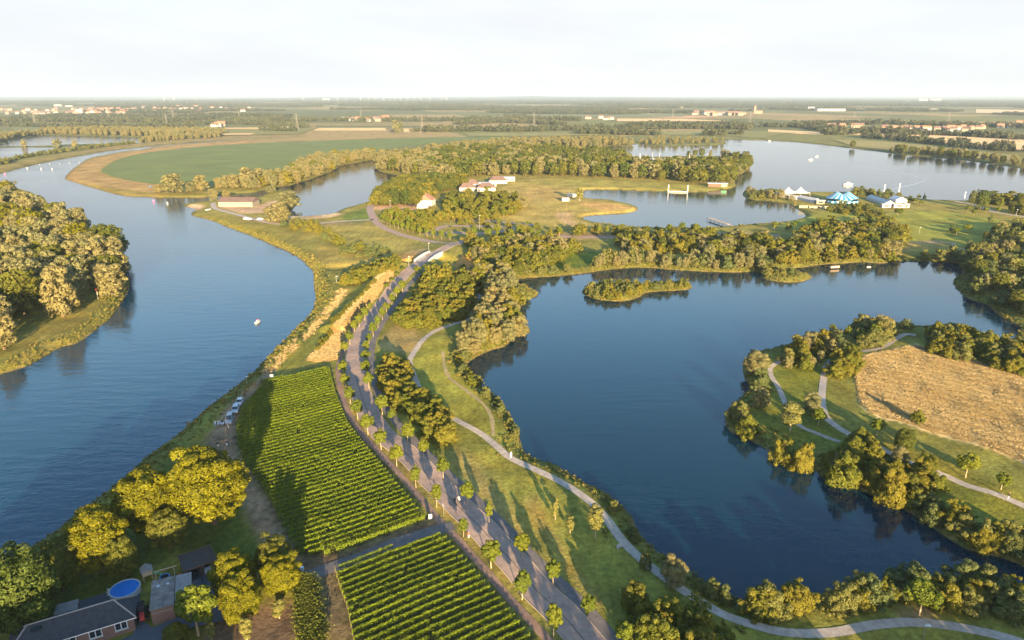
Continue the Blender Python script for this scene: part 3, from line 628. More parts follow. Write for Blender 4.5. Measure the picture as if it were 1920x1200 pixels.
for a in [('poplar',1041,977,935,12,'slim yellow sapling, leftmost of the three trees on the meadow'),('poplar',1069,1002,968,14,'small slim yellow tree in the middle of the meadow'),('poplar',1116,1014,949,30,'tall golden tree on the meadow beside the gravel path'),
          ('maple',405,1000,850,138,'largest bright yellow tree beside the vineyard'),('maple',284,1012,888,104,'bright yellow tree between the river bank and the largest yellow tree'),('maple',195,1085,962,112,'half-shaded tree with a yellow top on the river bank'),
          ('broad',55,1190,1038,130,'big dark tree at the left edge beside the house'),('maple',443,1130,1040,82,'yellow tree beside the carport'),('maple',458,1175,1085,76,'yellow tree at the drive below the carport'),
          ('broad',518,1075,1012,72,'round tree at the corner of the upper vineyard'),('maple',530,1125,1048,78,'round yellow green tree at the end of the paved track'),('street',372,1190,1100,80,'round garden tree in front of the flat-roofed outbuilding'),
          ('broad',-60,1190,1060,130,'dark tree cut by the left edge near the house'),('bush',335,1215,1168,60,'garden bush by the drive at the bottom edge'),('broad',320,1030,960,70,'dark shaded tree behind the yellow trees'),('broad',235,1085,1010,60,'dark shaded tree under the yellow-topped tree'),
          ('broad',120,1110,1020,90,'dark shaded tree on the river bank near the house'),('poplar',398,1205,1165,18,'thin sapling on the garden soil'),('poplar',525,1165,1128,26,'young tree on the brown soil below the round yellow green tree'),('poplar',465,1210,1160,24,'young tree on the brown soil at the bottom edge'),
          ('broad',0,1130,1050,80,'dark tree at the left edge behind the house'),
          ('poplar',1480,815,755,40,'pale tall tree on the peninsula lawn'),('willow',1520,778,736,32,'small pale tree above the fork of the peninsula paths'),('street',1533,797,765,28,'round tree inside the fork of the peninsula paths'),
          ('street',1643,819,785,30,'dark round tree between path and dry field, left one'),('broad',1693,846,807,38,'dark round tree at the path beside the lakeside thicket'),('street',1810,895,850,38,'round tree on the grass between path and dry field'),('street',1876,920,886,30,'small round tree at the right end of the peninsula path'),
          ('bush',1719,796,768,30,'lone bush standing in the dry grass field'),('bush',1898,702,670,38,'bush at the far right edge of the dry grass field'),
          ('willow',1416,704,657,48,'silvery tree on the peninsula tip over the water'),('shore',1425,732,690,42,'dark shrub below the silvery tree on the peninsula tip'),('bush',1400,818,778,54,'golden bush at the lake edge of the peninsula, nearest the open water'),('shore',1383,795,752,48,'grey green shrub behind the golden bush at the lake edge'),('willow',1425,772,730,36,'pale tree behind the golden shoreline bush'),
          ('bush',1465,864,822,50,'round olive bush on the shore left of its twin'),('bush',1505,880,832,50,'round olive bush on the shore right of its twin'),('bush',1577,910,845,90,'large olive bush overhanging the water'),('bush',1668,945,875,75,'big round bush at the water in the thicket'),
          ('street',1724,1152,1090,60,'round lit tree above the gravel path at lower right'),('willow',1258,1110,1048,52,'bush lit at its tip beside the gravel path'),('shore',1208,1072,1030,27,'small dark bush beside the gravel path'),
          ('willow',1653,628,592,34,'big round shrub on the north shore of the peninsula'),('shore',1697,620,598,32,'low dark shrub on the north shore of the peninsula'),
          ('willow',120,600,500,62,'golden willow standing out on the river point'),('willow',212,560,497,56,'golden willow at the water on the river point'),('willow',10,660,582,52,'golden willow at the left edge'),
          ('willow',325,362,325,42,'broad willow at the edge of the green field'),('willow',378,358,328,30,'round willow right of the broad field willow'),('willow',298,362,345,18,'small willow left of the broad field willow'),('willow',358,360,340,18,'small willow between two field willows'),
          ('willow',470,350,312,42,'big willow between field and bay'),('willow',520,416,380,52,'large pale willow between shed and bay'),('willow',543,390,357,42,'pale willow at the bay behind the large willow'),('willow',400,372,354,18,'small pale willow beside the inlet'),('willow',425,371,356,16,'small pale willow behind the long shed'),('willow',508,363,347,20,'pale willow by the inlet mouth'),
          ('willow',745,249,224,24,'lone broad tree in the far fields'),('poplar',1086,378,351,16,'slim tree by the bathing lake'),('willow',978,390,366,24,'pale willow on the dry meadow'),
          ('poplar',1565,478,436,22,'tall pale poplar in the thicket'),('broad',1838,393,356,24,'tall tree with bare trunk by the far beach'),('broad',1822,385,357,14,'darker tree beside the tall beach tree'),('willow',1380,462,428,36,'pale willow above the lake thicket'),('willow',1428,462,432,26,'slim pale willow above the lake thicket'),('willow',1360,480,445,36,'golden willow behind the lakeshore bushes'),('willow',1328,488,458,24,'narrow golden willow behind the lakeshore bushes'),
          ('willow',900,535,498,46,'round silvery willow below the bridge'),('willow',945,530,498,34,'silvery willow right of the round one'),('shore',868,510,494,20,'grey green shrub beside the bridge slope'),
          ('willow',973,628,592,36,'golden willow at the lake bend'),('shore',978,560,536,36,'low willow scrub on the small spit')]:
    explicit(*a)
# single trees on the far right meadow
for i, (x, yb, yt, wd) in enumerate([(1706,378,366,12),(1715,380,371,11),(1722,374,364,8),(1733,373,363,7),(1727,384,376,9),(1814,396,386,12),(1830,395,384,8),(1848,399,387,10),(1825,404,393,9),(1857,416,400,11),(1871,398,388,10),(1683,404,390,18),(1785,436,420,16),(1793,440,425,12),(1813,436,420,18),(1818,467,450,16),(1834,472,455,13),(1452,432,414,12),(1477,430,414,10),(1553,398,388,11)]):
    explicit('street' if i % 3 else 'shore', x, yb, yt, wd, 'small round tree on the far right meadow', 'trees on the beach meadow')
# woods and thickets
zone([(-150,640),(0,640),(25,605),(95,592),(130,590),(150,575),(200,560),(236,525),(228,502),(196,470),(160,445),(120,425),(60,398),(0,372),(-150,350)], {'willow':.8,'broad':.12,'maple':.08}, 9.5, 12, 19, {'willow':'silver green willow in the wood on the river point','broad':'dark green tree in the wood on the river point','maple':'yellow green tree in the wood on the river point'}, 'wood on the river point', 1, keep=.86,
     avoid=[[(40,600),(110,575),(135,600),(60,650),(30,640)],[(160,550),(185,545),(190,560),(165,570)],[(-120,450),(40,448),(45,475),(-120,490)]])
zone([(704,690),(755,688),(775,720),(800,752),(846,818),(838,834),(800,828),(770,795),(735,750),(712,718)], {'bush':1}, 3.3, 3.6, 5.6, 'orange tinged bush in the hedge beside the meadow', 'bushes of the hedge beside the meadow', 2)
zone([(745,600),(762,617),(800,620),(850,606),(885,592),(882,560),(872,530),(830,520),(800,525),(790,560),(768,582)], {'bush':.9,'broad':.1}, 3.9, 4.5, 7.2, 'yellow green bush in the thicket below the bridge', 'bushes of the thicket below the bridge', 3)
zone([(648,540),(690,534),(740,520),(745,506),(700,502),(655,520)], {'bush':1}, 4.0, 3.5, 5.5, 'olive bush in the thicket on the dike', 'bushes on the dike', 4)
zone([(890,520),(935,520),(968,540),(960,575),(962,592),(985,615),(960,630),(938,648),(912,655),(882,668),(862,664),(872,640),(895,620),(912,590),(905,560),(890,535)], {'willow':.75,'bush':.25}, 5.2, 6, 10, {'willow':'silvery willow crowding the west lake shore','bush':'green bush among the west shore willows'}, 'willows on the west shore', 5)
zone([(850,660),(868,668),(885,690),(905,715),(925,740),(945,757),(958,782),(972,822),(962,820),(945,785),(925,758),(895,735),(870,712),(850,685)], {'shore':.75,'bush':.25}, 3.6, 1.8, 3.8, 'low lake bank shrub beside the worn trail', 'shrubs on the lake bank', 6, keep=.75)
zone([(1130,925),(1160,948),(1180,972),(1192,1000),(1215,1028),(1205,1030),(1185,1010),(1165,975),(1140,950)], {'shore':1}, 3.4, 1.2, 2.6, 'low leafy clump below the gravel path', 'clumps on the lake bank', 7, keep=.6)
zone([(1262,1060),(1310,1090),(1355,1118),(1385,1142),(1370,1145),(1330,1120),(1290,1095),(1262,1080)], {'shore':1}, 3.2, 3.0, 4.6, 'grey green willow scrub at the lower lake corner', 'willow scrub at the lower lake corner', 8)
zone([(1160,1165),(1200,1150),(1260,1155),(1310,1180),(1350,1215),(1350,1260),(1160,1260)], {'bush':.8,'broad':.2}, 4.0, 4.5, 7.0, {'bush':'shaded bush in the thicket at the bottom edge','broad':'dark small tree in the thicket at the bottom edge'}, 'thicket at the bottom edge', 9)
zone([(1405,1160),(1450,1158),(1500,1150),(1560,1146),(1640,1135),(1700,1125),(1760,1142),(1860,1155),(1960,1150),(1960,1118),(1850,1100),(1750,1095),(1660,1108),(1560,1120),(1480,1130),(1410,1145)], {'shore':.6,'bush':.4}, 3.1, 3.4, 5.6, {'shore':'dark green shrub in the row on the lower lake shore','bush':'olive bush in the row on the lower lake shore'}, 'shrubs along the lower lake shore', 10)
zone([(1700,1150),(1790,1160),(1870,1180),(1930,1190),(1930,1215),(1860,1205)], {'shore':1}, 6, 2, 3.2, 'small shrub on the grass at the lower right corner', 'small shrubs at the lower right corner', 11, keep=.6)
zone([(1700,925),(1745,942),(1800,975),(1860,998),(1960,1028),(1960,1070),(1870,1044),(1812,1028),(1772,1004),(1715,968)], {'shore':.8,'bush':.2}, 3.0, 3.2, 5.4, 'dark shrub overhanging the shaded peninsula shore', 'shrubs on the shaded peninsula shore', 12)
zone([(1545,888),(1580,903),(1630,930),(1680,945),(1735,930),(1760,905),(1745,880),(1700,868),(1650,852),(1605,838),(1575,862)], {'bush':.8,'broad':.1,'willow':.1}, 4.4, 3.8, 6.3, {'bush':'golden olive bush in the peninsula lakeside thicket','broad':'dark tree in the peninsula lakeside thicket','willow':'pale tree in the peninsula lakeside thicket'}, 'lakeside thicket on the peninsula', 13)
zone([(1465,692),(1482,696),(1530,692),(1568,668),(1590,640),(1575,632),(1540,642),(1500,652),(1468,662)], {'bush':.5,'willow':.3,'shore':.2}, 4.6, 3.5, 6.5, 'green and gold shrub in the thicket at the peninsula head', 'thicket at the peninsula head', 14)
zone([(1563,707),(1600,702),(1614,668),(1602,656),(1575,668)], {'bush':1}, 3.6, 4, 6, 'golden bush between path and dry field', 'bushes between path and dry field', 15)
zone([(1590,625),(1640,612),(1672,620),(1675,640),(1640,652),(1600,650)], {'shore':.5,'street':.5}, 4.5, 4, 6.5, 'young tree in the grove inside the path bend', 'grove inside the path bend', 16)
zone([(1735,660),(1770,672),(1830,680),(1880,695),(1960,710),(1960,660),(1895,650),(1860,645),(1800,630),(1760,622),(1740,635)], {'bush':.6,'shore':.4}, 4.8, 3.8, 6.2, {'bush':'golden bush in the thicket above the dry field','shore':'dark shrub in the thicket above the dry field'}, 'thicket above the dry field', 17)
zone([(882,458),(905,466),(960,458),(1000,458),(1040,462),(1075,472),(1062,482),(1040,500),(990,513),(960,520),(935,512),(900,498),(886,478)], {'bush':.55,'broad':.2,'willow':.25}, 5.0, 5, 8.5, {'bush':'orange green bush in the wood east of the bridge','broad':'dark tree in the wood east of the bridge','willow':'pale willow in the wood east of the bridge'}, 'wood east of the bridge', 18)
zone([(1160,452),(1250,449),(1340,449),(1430,458),(1480,468),(1485,482),(1430,488),(1350,484),(1290,478),(1200,478),(1165,472)], {'bush':.55,'willow':.3,'broad':.15}, 6.0, 5, 9, {'bush':'orange green bush in the thicket north of the lake','broad':'dark tree in the thicket north of the lake','willow':'pale willow in the thicket north of the lake'}, 'thicket north of the lake', 19, keep=.9)
zone([(1120,502),(1170,498),(1260,501),(1420,506),(1425,497),(1260,490),(1180,487),(1120,494)], {'willow':.6,'shore':.4}, 5.5, 5, 8.0, 'rounded olive shrub lining the north shore of the lake', 'shrubs lining the north shore', 20)
zone([(975,518),(1035,514),(1085,508),(1085,502),(1035,508),(975,512)], {'shore':1}, 5, 3, 5, 'low shrub on the north-west corner of the lake', 'shrubs on the north-west lake corner', 21)
zone([(1468,472),(1500,445),(1560,435),(1640,425),(1690,432),(1700,447),(1690,462),(1645,472),(1690,482),(1690,488),(1600,488),(1540,491),(1480,499),(1450,502)], {'bush':.6,'willow':.2,'broad':.2}, 6.0, 5, 9, {'bush':'rust green bush in the thicket by the far lake corner','broad':'dark tree in the thicket by the far lake corner','willow':'pale willow in the thicket by the far lake corner'}, 'thicket by the far lake corner', 22)
zone([(1835,445),(1930,432),(2050,450),(2050,610),(1925,605),(1880,575),(1830,552),(1805,530),(1815,505),(1790,486),(1760,486),(1800,478),(1850,462)], {'shore':.45,'broad':.3,'willow':.25}, 6.5, 5, 9.5, {'shore':'grey green shrub in the wood at the right edge','broad':'dark tree in the wood at the right edge','willow':'pale tree in the wood at the right edge'}, 'wood at the right edge', 23, keep=.72)
zone([(1690,487),(1760,488),(1805,492),(1800,482),(1740,480),(1700,482)], {'shore':1}, 5.5, 4, 6.5, 'shrub on the far right lake corner', 'shrubs on the far right lake corner', 24)
zone([(1096,548),(1110,556),(1150,561),(1180,560),(1205,552),(1240,545),(1285,541),(1294,537),(1285,533),(1240,533),(1200,537),(1150,533),(1112,538)], {'shore':.6,'bush':.4}, 2.9, 1.8, 4.2, 'small shrub on the larger lake island', 'shrubs on the larger island', 25)
zone([(1436,514),(1450,517),(1490,518),(1512,517),(1505,513),(1470,511),(1445,510)], {'shore':.6,'bush':.4}, 3.4, 2, 4, 'small shrub on the little lake island', 'shrubs on the little island', 26)
zone([(610,430),(640,455),(690,470),(660,470),(620,455),(590,440),(540,430),(530,418),(570,418)], {'bush':.7,'shore':.3}, 5.0, 3, 5, 'rust coloured bush on the bank above the river', 'bushes on the river bank', 27, keep=.8)
zone([(640,470),(690,465),(730,472),(700,482),(650,482)], {'shore':1}, 5.0, 2.5, 4.0, 'small dark bush on the grass before the bridge', 'small bushes before the bridge', 28, keep=.7)
zone([(600,655),(638,608),(675,570),(708,543),(702,541),(668,568),(630,606),(594,652)], {'bush':1}, 1.7, .9, 1.7, 'rusty low shrub on the crest of the dike', 'shrubs on the dike crest', 52)
zone([(592,520),(600,560),(585,600),(540,650),(505,690),(520,690),(560,655),(600,610),(625,570),(640,545),(625,525)], {'shore':1}, 7, 1.2, 2.4, 'low shrub on the steep river bank', 'low shrubs on the river bank', 29, keep=.35)
zone([(440,356),(500,352),(540,346),(590,331),(622,318),(640,308),(700,299),(700,293),(640,296),(590,303),(560,313),(540,328),(490,338),(440,346),(400,352)], {'willow':.9,'bush':.1}, 9, 8, 14, 'golden willow in the belt between field and bay', 'willow belt between field and bay', 30)
zone([(708,316),(740,323),(790,333),(820,340),(840,333),(830,315),(800,298),(720,300)], {'willow':.8,'broad':.2}, 10, 11, 16, 'tall willow at the right shore of the bay', 'willows right of the bay', 31)
zone([(830,342),(870,336),(920,331),(960,330),(1100,332),(1250,340),(1320,345),(1370,342),(1398,320),(1398,305),(1345,315),(1290,313),(1230,319),(1180,310),(1160,297),(1100,292),(1000,284),(900,287),(810,294),(835,318)], {'broad':.72,'willow':.28}, 12, 11, 17, {'broad':'dark green tree in the wood by the marina','willow':'pale willow in the wood by the marina'}, 'wood by the marina', 32)
zone([(780,288),(850,286),(960,279),(1060,278),(1180,275),(1195,270),(1100,266),(1000,267),(900,272)], {'willow':1}, 12, 9, 14, 'grey willow in the belt behind the marina wood', 'willow belt behind the marina wood', 33)
zone([(1270,294),(1340,293),(1395,296),(1406,306),(1395,312),(1360,300),(1300,297)], {'broad':.5,'willow':.5}, 13, 9, 13, 'tree on the marina point', 'trees on the marina point', 34, keep=.6)
zone([(702,380),(720,388),(785,386),(795,372),(850,357),(872,352),(850,346),(775,346),(722,362)], {'broad':.85,'bush':.15}, 7.5, 9, 13, 'dense green tree between bay and white house', 'wood between bay and white house', 35)
zone([(742,404),(790,405),(850,404),(920,402),(958,386),(975,394),(940,410),(880,414),(835,412),(805,432),(790,438),(760,428),(722,408)], {'bush':.7,'street':.3}, 6.0, 5, 8, {'bush':'orange green bush in the strip beside the parking area','street':'round tree in the strip beside the parking area'}, 'trees beside the parking area', 36)
zone([(830,400),(840,375),(880,372),(930,372),(975,385),(930,398),(880,402)], {'broad':.4,'bush':.6}, 8, 5, 10, 'tree behind the white house garden', 'trees behind the white house', 37, keep=.7)
zone([(890,446),(960,440),(1160,436),(1300,434),(1300,438),(1160,441),(960,447),(895,452)], {'street':.7,'bush':.3}, 6.5, 4.5, 7, 'small round tree along the eastern road', 'row along the eastern road', 38, keep=.75)
zone([(815,432),(850,418),(900,416),(960,420),(1020,427),(1000,434),(940,432),(880,430),(840,434)], {'street':.6,'bush':.4}, 8, 2.5, 5, 'small tree among the parking lanes', 'small trees among the parking lanes', 53, keep=.55)
zone([(1310,436),(1460,432),(1620,415),(1700,410),(1620,422),(1460,438)], {'street':.5,'bush':.5}, 9, 4, 7, 'small tree beside the beach meadow', 'small trees beside the beach meadow', 39, keep=.5)
zone([(1392,371),(1412,378),(1442,380),(1475,385),(1495,395),(1500,388),(1480,375),(1440,366),(1400,362)], {'willow':.5,'shore':.5}, 7, 4, 8, 'shrub on the strip between the two lakes', 'shrubs between the two lakes', 40)
zone([(1560,398),(1600,405),(1665,412),(1650,398),(1620,388),(1570,386),(1545,388)], {'shore':.5,'bush':.5}, 6.5, 2.5, 4.5, 'bush before the striped tent', 'bushes before the striped tent', 41)
zone([(1595,366),(1650,372),(1690,376),(1690,371),(1650,366),(1600,362)], {'shore':1}, 8, 5, 7, 'shrub behind the festival tents', 'shrubs behind the festival tents', 42, keep=.7)
zone([(1845,384),(1930,390),(2000,398),(2000,386),(1930,378),(1850,378)], {'bush':.7,'broad':.3}, 7.5, 6, 10, 'rusty tree along the far beach lane', 'trees along the far beach lane', 43)
zone([(1880,402),(1960,412),(1960,405),(1890,396)], {'broad':1}, 7, 5, 8, 'dark hedge tree beyond the beach lane', 'hedge beyond the beach lane', 44)
zone([(1445,266),(1500,270),(1565,277),(1600,280),(1600,276),(1540,270),(1480,264)], {'broad':1}, 13, 9, 15, 'dark tree on the far shore of the big lake', 'trees on the far shore', 45)
zone([(1660,286),(1700,292),(1780,298),(1860,308),(1930,317),(1930,309),(1850,300),(1770,290),(1690,283)], {'willow':.6,'broad':.4}, 11, 7, 13, 'pale tree on the far shore of the big lake', 'pale trees on the far shore', 46, keep=.75)
zone([(1195,268),(1247,273),(1290,270),(1345,270),(1360,267),(1300,264),(1230,263)], {'willow':1}, 13, 5, 11, 'willow on the low island of the big lake', 'willows on the low island', 47, keep=.7)
zone([(90,251),(200,254),(330,257),(415,253),(410,247),(300,245),(100,245)], {'willow':1}, 14, 9, 13, 'willow in the belt behind the left ponds', 'willows behind the left ponds', 48)
zone([(260,268),(340,262),(410,258),(410,254),(330,257),(262,262)], {'willow':1}, 12, 7, 11, 'willow at the end of the left pond', 'willows at the end of the left pond', 49)
zone([(0,312),(35,299),(95,289),(150,281),(240,271),(245,268.5),(150,277),(85,286),(30,297),(0,303)], {'shore':1}, 7, 3.5, 6, 'dark shrub between pond and river at left', 'shrubs between pond and river', 50, keep=.6)
zone([(-60,276),(0,268),(30,258),(85,252),(85,249),(20,254),(-60,266)], {'willow':1}, 13, 8, 12, 'willow on the far bank of the left pond', 'willows on the pond bank', 51)
for i, x in enumerate((45, 108, 140)): explicit('willow', x, 274.5, 262-2*(x == 108), 16 if x == 108 else 11, ['small','broad','low'][i] + ' willow on the thin spit across the left pond')
for i, t_ in enumerate(np.linspace(.08, .92, 14)):
    pr = resample(W([(862,452),(830,452),(792,445),(752,435),(720,422),(706,412)], G, 5, False), 1.0); q = pr[int(t_*(len(pr)-1))]
    TREES.append(('street', q[0]+2, q[1]+3, G, 5.5, 4.0, '%s street tree along the side road from the junction' % ordn[i], 'street trees on the side road', True))

def words(n):
    tens = ['','','twenty','thirty','forty','fifty','sixty','seventy','eighty','ninety']
    one = ['','first','second','third','fourth','fifth','sixth','seventh','eighth','ninth']
    tz = ['','','twentieth','thirtieth','fortieth','fiftieth','sixtieth','seventieth','eightieth','ninetieth']
    if n <= 20: return ordn[n-1]
    if n >= 100: return 'hundred-and-' + words(n-100) if n > 100 else 'hundredth'
    return tz[n//10] if n % 10 == 0 else tens[n//10] + '-' + one[n % 10]
# ---- individuals: the 300 of each kind that show largest; the rest become one mass
bykind = {}
for tr in TREES: bykind.setdefault(tr[0], []).append(tr)
REST = []
def place(tr, lod):
    kind, x, y, z, H, wd, label, group, ex = tr
    pr = protos(kind, lod); v = random.randrange(len(pr)); crown, trunk, both, w0, top = pr[v]
    sz = H/top; sx = (wd/w0 if wd else sz*random.uniform(.9, 1.2)); rz = random.uniform(0, 6.28)
    return pr[v], sz, sx, rz
INDIV = []
for kind, lst in bykind.items():
    lst.sort(key=lambda t: -(t[4] + (1e4 if t[8] else 0))/math.hypot(t[1], t[2]) if not t[8] else -1e3)
    for i, tr in enumerate(lst):
        _, x, y, z, H, wd, label, group, ex = tr
        dist = math.hypot(x, y); lod = 0 if dist < 270 else (1 if dist < 700 else 2)
        vis = abs(x) < .78*y + 25 and y > 60
        if i >= 300 or not vis: REST.append(tr); continue
        (crown, trunk, both, w0, top), sz, sx, rz = place(tr, lod)
        if dist < 430 and kind not in ('bush', 'shore'):
            o = thing(NAME[kind], (x, y, z), rz, label, CAT[kind], group); o.scale = (sx, sx, sz)
            link('trunk', trunk, o); link('crown', crown, o)
        else:
            o = link(NAME[kind], both, None, (x, y, z-.1), rz, (sx, sx, sz)); tag(o, label, CAT[kind], group)
        INDIV.append((o, x, y, dist))

grp = {}
for o, x, y, dist in INDIV: grp.setdefault(o['label'], []).append((o, x/y, dist))
for lb, items in grp.items():
    if len(items) < 2: continue
    items.sort(key=lambda q: q[2]); n = len(items); rk = 1 if n < 6 else (2 if n < 16 else 4)
    nm = {1: [''], 2: ['nearer rank ', 'farther rank '], 4: ['nearest rank ', 'second rank ', 'third rank ', 'farthest rank ']}[rk]
    for r_ in range(rk):
        row = sorted(items[r_*n//rk:(r_+1)*n//rk], key=lambda q: q[1])
        for i, (o, *_x) in enumerate(row): o['label'] = '%s, %s%s from left' % (lb, nm[r_], words(i+1))
# ------------------------------------------------------------------ masses (nobody could count them): points that carry copies of a few shapes
def scatter(name, meshes, pts, scl, rot, idx, label, cat):
    pc = bpy.data.collections.new(name + '_shapes')
    for i, m_ in enumerate(meshes):
        o = bpy.data.objects.new('%s_shape_%02d' % (name, i), m_); pc.objects.link(o)
    me = bpy.data.meshes.new(name); n = len(pts); me.vertices.add(n); me.vertices.foreach_set('co', np.asarray(pts, np.float32).ravel())
    for nm, ty, dat in (('scl','FLOAT_VECTOR',np.asarray(scl, np.float32).ravel()),('rot','FLOAT_VECTOR',np.column_stack([np.zeros(n), np.zeros(n), rot]).astype(np.float32).ravel())):
        a = me.attributes.new(nm, ty, 'POINT'); a.data.foreach_set('vector', dat)
    a = me.attributes.new('pick', 'INT', 'POINT'); a.data.foreach_set('value', np.asarray(idx, np.int32))
    o = link(name, me); g = bpy.data.node_groups.new(name, 'GeometryNodeTree')
    g.interface.new_socket('Geometry', in_out='INPUT', socket_type='NodeSocketGeometry'); g.interface.new_socket('Geometry', in_out='OUTPUT', socket_type='NodeSocketGeometry')
    N = g.nodes; gi = N.new('NodeGroupInput'); go = N.new('NodeGroupOutput'); ip = N.new('GeometryNodeInstanceOnPoints'); ci = N.new('GeometryNodeCollectionInfo')
    ci.inputs['Collection'].default_value = pc; ci.inputs['Separate Children'].default_value = True; ci.inputs['Reset Children'].default_value = True
    def attr(nm, ty):
        a = N.new('GeometryNodeInputNamedAttribute'); a.data_type = ty; a.inputs[0].default_value = nm; return a.outputs[0]
    g.links.new(gi.outputs[0], ip.inputs['Points']); g.links.new(ci.outputs[0], ip.inputs['Instance']); ip.inputs['Pick Instance'].default_value = True
    g.links.new(attr('pick', 'INT'), ip.inputs['Instance Index']); g.links.new(attr('scl', 'FLOAT_VECTOR'), ip.inputs['Scale'])
    e2r = N.new('FunctionNodeEulerToRotation'); g.links.new(attr('rot', 'FLOAT_VECTOR'), e2r.inputs[0]); g.links.new(e2r.outputs[0], ip.inputs['Rotation'])
    g.links.new(ip.outputs[0], go.inputs[0])
    md = o.modifiers.new('scatter', 'NODES'); md.node_group = g
    return tag(o, label, cat, kind='stuff')
# leftover trees of the woods, far or out of frame
kset = sorted({t[0] for t in REST}); shapes = []; off = {}
for k in kset:
    off[k] = len(shapes); shapes += [p[2] for p in protos(k, 1)]
if REST:
    pts, scl, idx = [], [], []
    for tr in REST:
        pr = protos(tr[0], 1); v = random.randrange(len(pr)); sz = tr[4]/pr[v][4]; sx = (tr[5]/pr[v][3] if tr[5] else sz*random.uniform(.9, 1.2))
        pts.append(tr[1:4]); scl.append((sx, sx, sz)); idx.append(off[tr[0]]+v)
    scatter('wood_remainder', shapes, pts, scl, RNG.uniform(0, 6.28, len(pts)), idx, 'closed mass of smaller trees filling the woods between the lakes', 'wood')
print('TREES', {k: len(v) for k, v in bykind.items()}, 'rest', len(REST))
# far countryside: clumps of trees, denser with distance
def clump(rng, n=9, kind='leaf_far', spread=26):
    Vs, Fs, Ts, o = [], [], [], 0
    for i in range(n):
        L = lobes_for('broad', rng); V, Fq, T = leaves(L, 55, .13, rng); h = 9 + 7*rng.random(); V = V*np.array([h*1.15, h*1.15, h]) + np.array([rng.uniform(-spread, spread), rng.uniform(-spread, spread)*.6, -h*.12])
        Vs.append(V); Fs.append(Fq+o); Ts.append(T); o += len(V)
    return mesh_np('far_clump', np.concatenate(Vs), np.concatenate(Fs), [kind], np.concatenate(Ts))
CL = [clump(np.random.default_rng(50+i)) for i in range(6)]
BELTS = [  # tree belts traced in the middle distance: px line, spread m
 ([(0,235),(120,238),(250,240),(360,237)], 60), ([(360,232),(480,233),(560,238)], 50), ([(795,247),(880,246),(960,246),(1060,244),(1200,242),(1330,241),(1400,242)], 22),
 ([(1090,251),(1150,252),(1220,253)], 20), ([(1330,254),(1370,253)], 16), ([(0,228),(200,228),(330,230)], 60), ([(430,224),(560,226),(720,226),(850,226),(960,228)], 90),
 ([(860,233),(960,230),(1040,234)], 50), ([(1440,238),(1520,240),(1560,247)], 25), ([(1560,252),(1640,250),(1700,252),(1800,255),(1920,262)], 18), ([(1630,258),(1700,264),(1800,275),(1920,285)], 8),
 ([(1600,232),(1700,234),(1830,238),(1920,240)], 60), ([(1180,236),(1260,237),(1400,238)], 30), ([(500,245),(545,247)], 12), ([(960,222),(1000,224),(1080,226)], 40)]
pts, scl = [], []
for ln, sp in BELTS:
    l = resample(W(ln, G, 4, False), 16)
    for rep in range(2 if sp > 15 else 1):
        for x, y in l:
            pts.append((x + RNG.normal()*8, y + RNG.uniform(-sp, sp)*1.0, G)); s = RNG.uniform(.75, 1.25); scl.append((s*.8, s*.8, s*RNG.uniform(.8, 1.15)))
def forest_noise(x, y): return np.sin(x*.0011+1.3)*np.sin(y*.0016+.4) + .7*np.sin(x*.0029+y*.0013+2) + .6*np.sin(y*.0042-x*.0018) + .35*np.sin(x*.0071+y*.009)
n = 26000; yy = 1900*np.exp(RNG.random(n)**.85*math.log(11500/1900)); xx = RNG.uniform(-.82, .82, n)*yy
fn = forest_noise(xx, yy); keep = (fn > np.interp(yy, [1900, 3000, 5000, 9000, 14000], [1.2, .7, .1, -.5, -1.1]))
for x, y in zip(xx[keep], yy[keep]):
    s = np.interp(y, [1900, 5000, 22000], [1.0, 1.3, 2.2])*RNG.uniform(.8, 1.25); pts.append((x, y, G)); scl.append((s*1.3, s*1.3, s*RNG.uniform(.55, .8)))
print('far clumps', len(pts))
scatter('distant_woods', CL, pts, scl, RNG.uniform(-.5, .5, len(pts)), RNG.integers(0, len(CL), len(pts)), 'hazy woods and hedgerows covering the plain to the horizon', 'woods')
# trees behind the viewpoint, whose long shadows fall into the picture
pts, scl, idx = [], [], []
def back(x0, x1, y0, y1, n, h0, h1):
    for _ in range(n):
        pts.append((RNG.uniform(x0, x1), RNG.uniform(y0, y1), G)); h = RNG.uniform(h0, h1); scl.append((h*RNG.uniform(1.0, 1.3), 0, h)); idx.append(RNG.integers(0, 5))
back(-86, -42, 12, 56, 54, 15, 17.5)
back(-46, -36, 30, 56, 8, 10, 12)
back(20, 150, 5, 60, 95, 9.5, 13.5)
scl = [(a, a, c) for a, _, c in scl]
scatter('wood_behind', [p[2] for p in protos('broad', 1)], pts, scl, RNG.uniform(0, 6.28, len(pts)), idx, 'wood south of the vineyard, outside the picture, casting long shadows', 'wood')

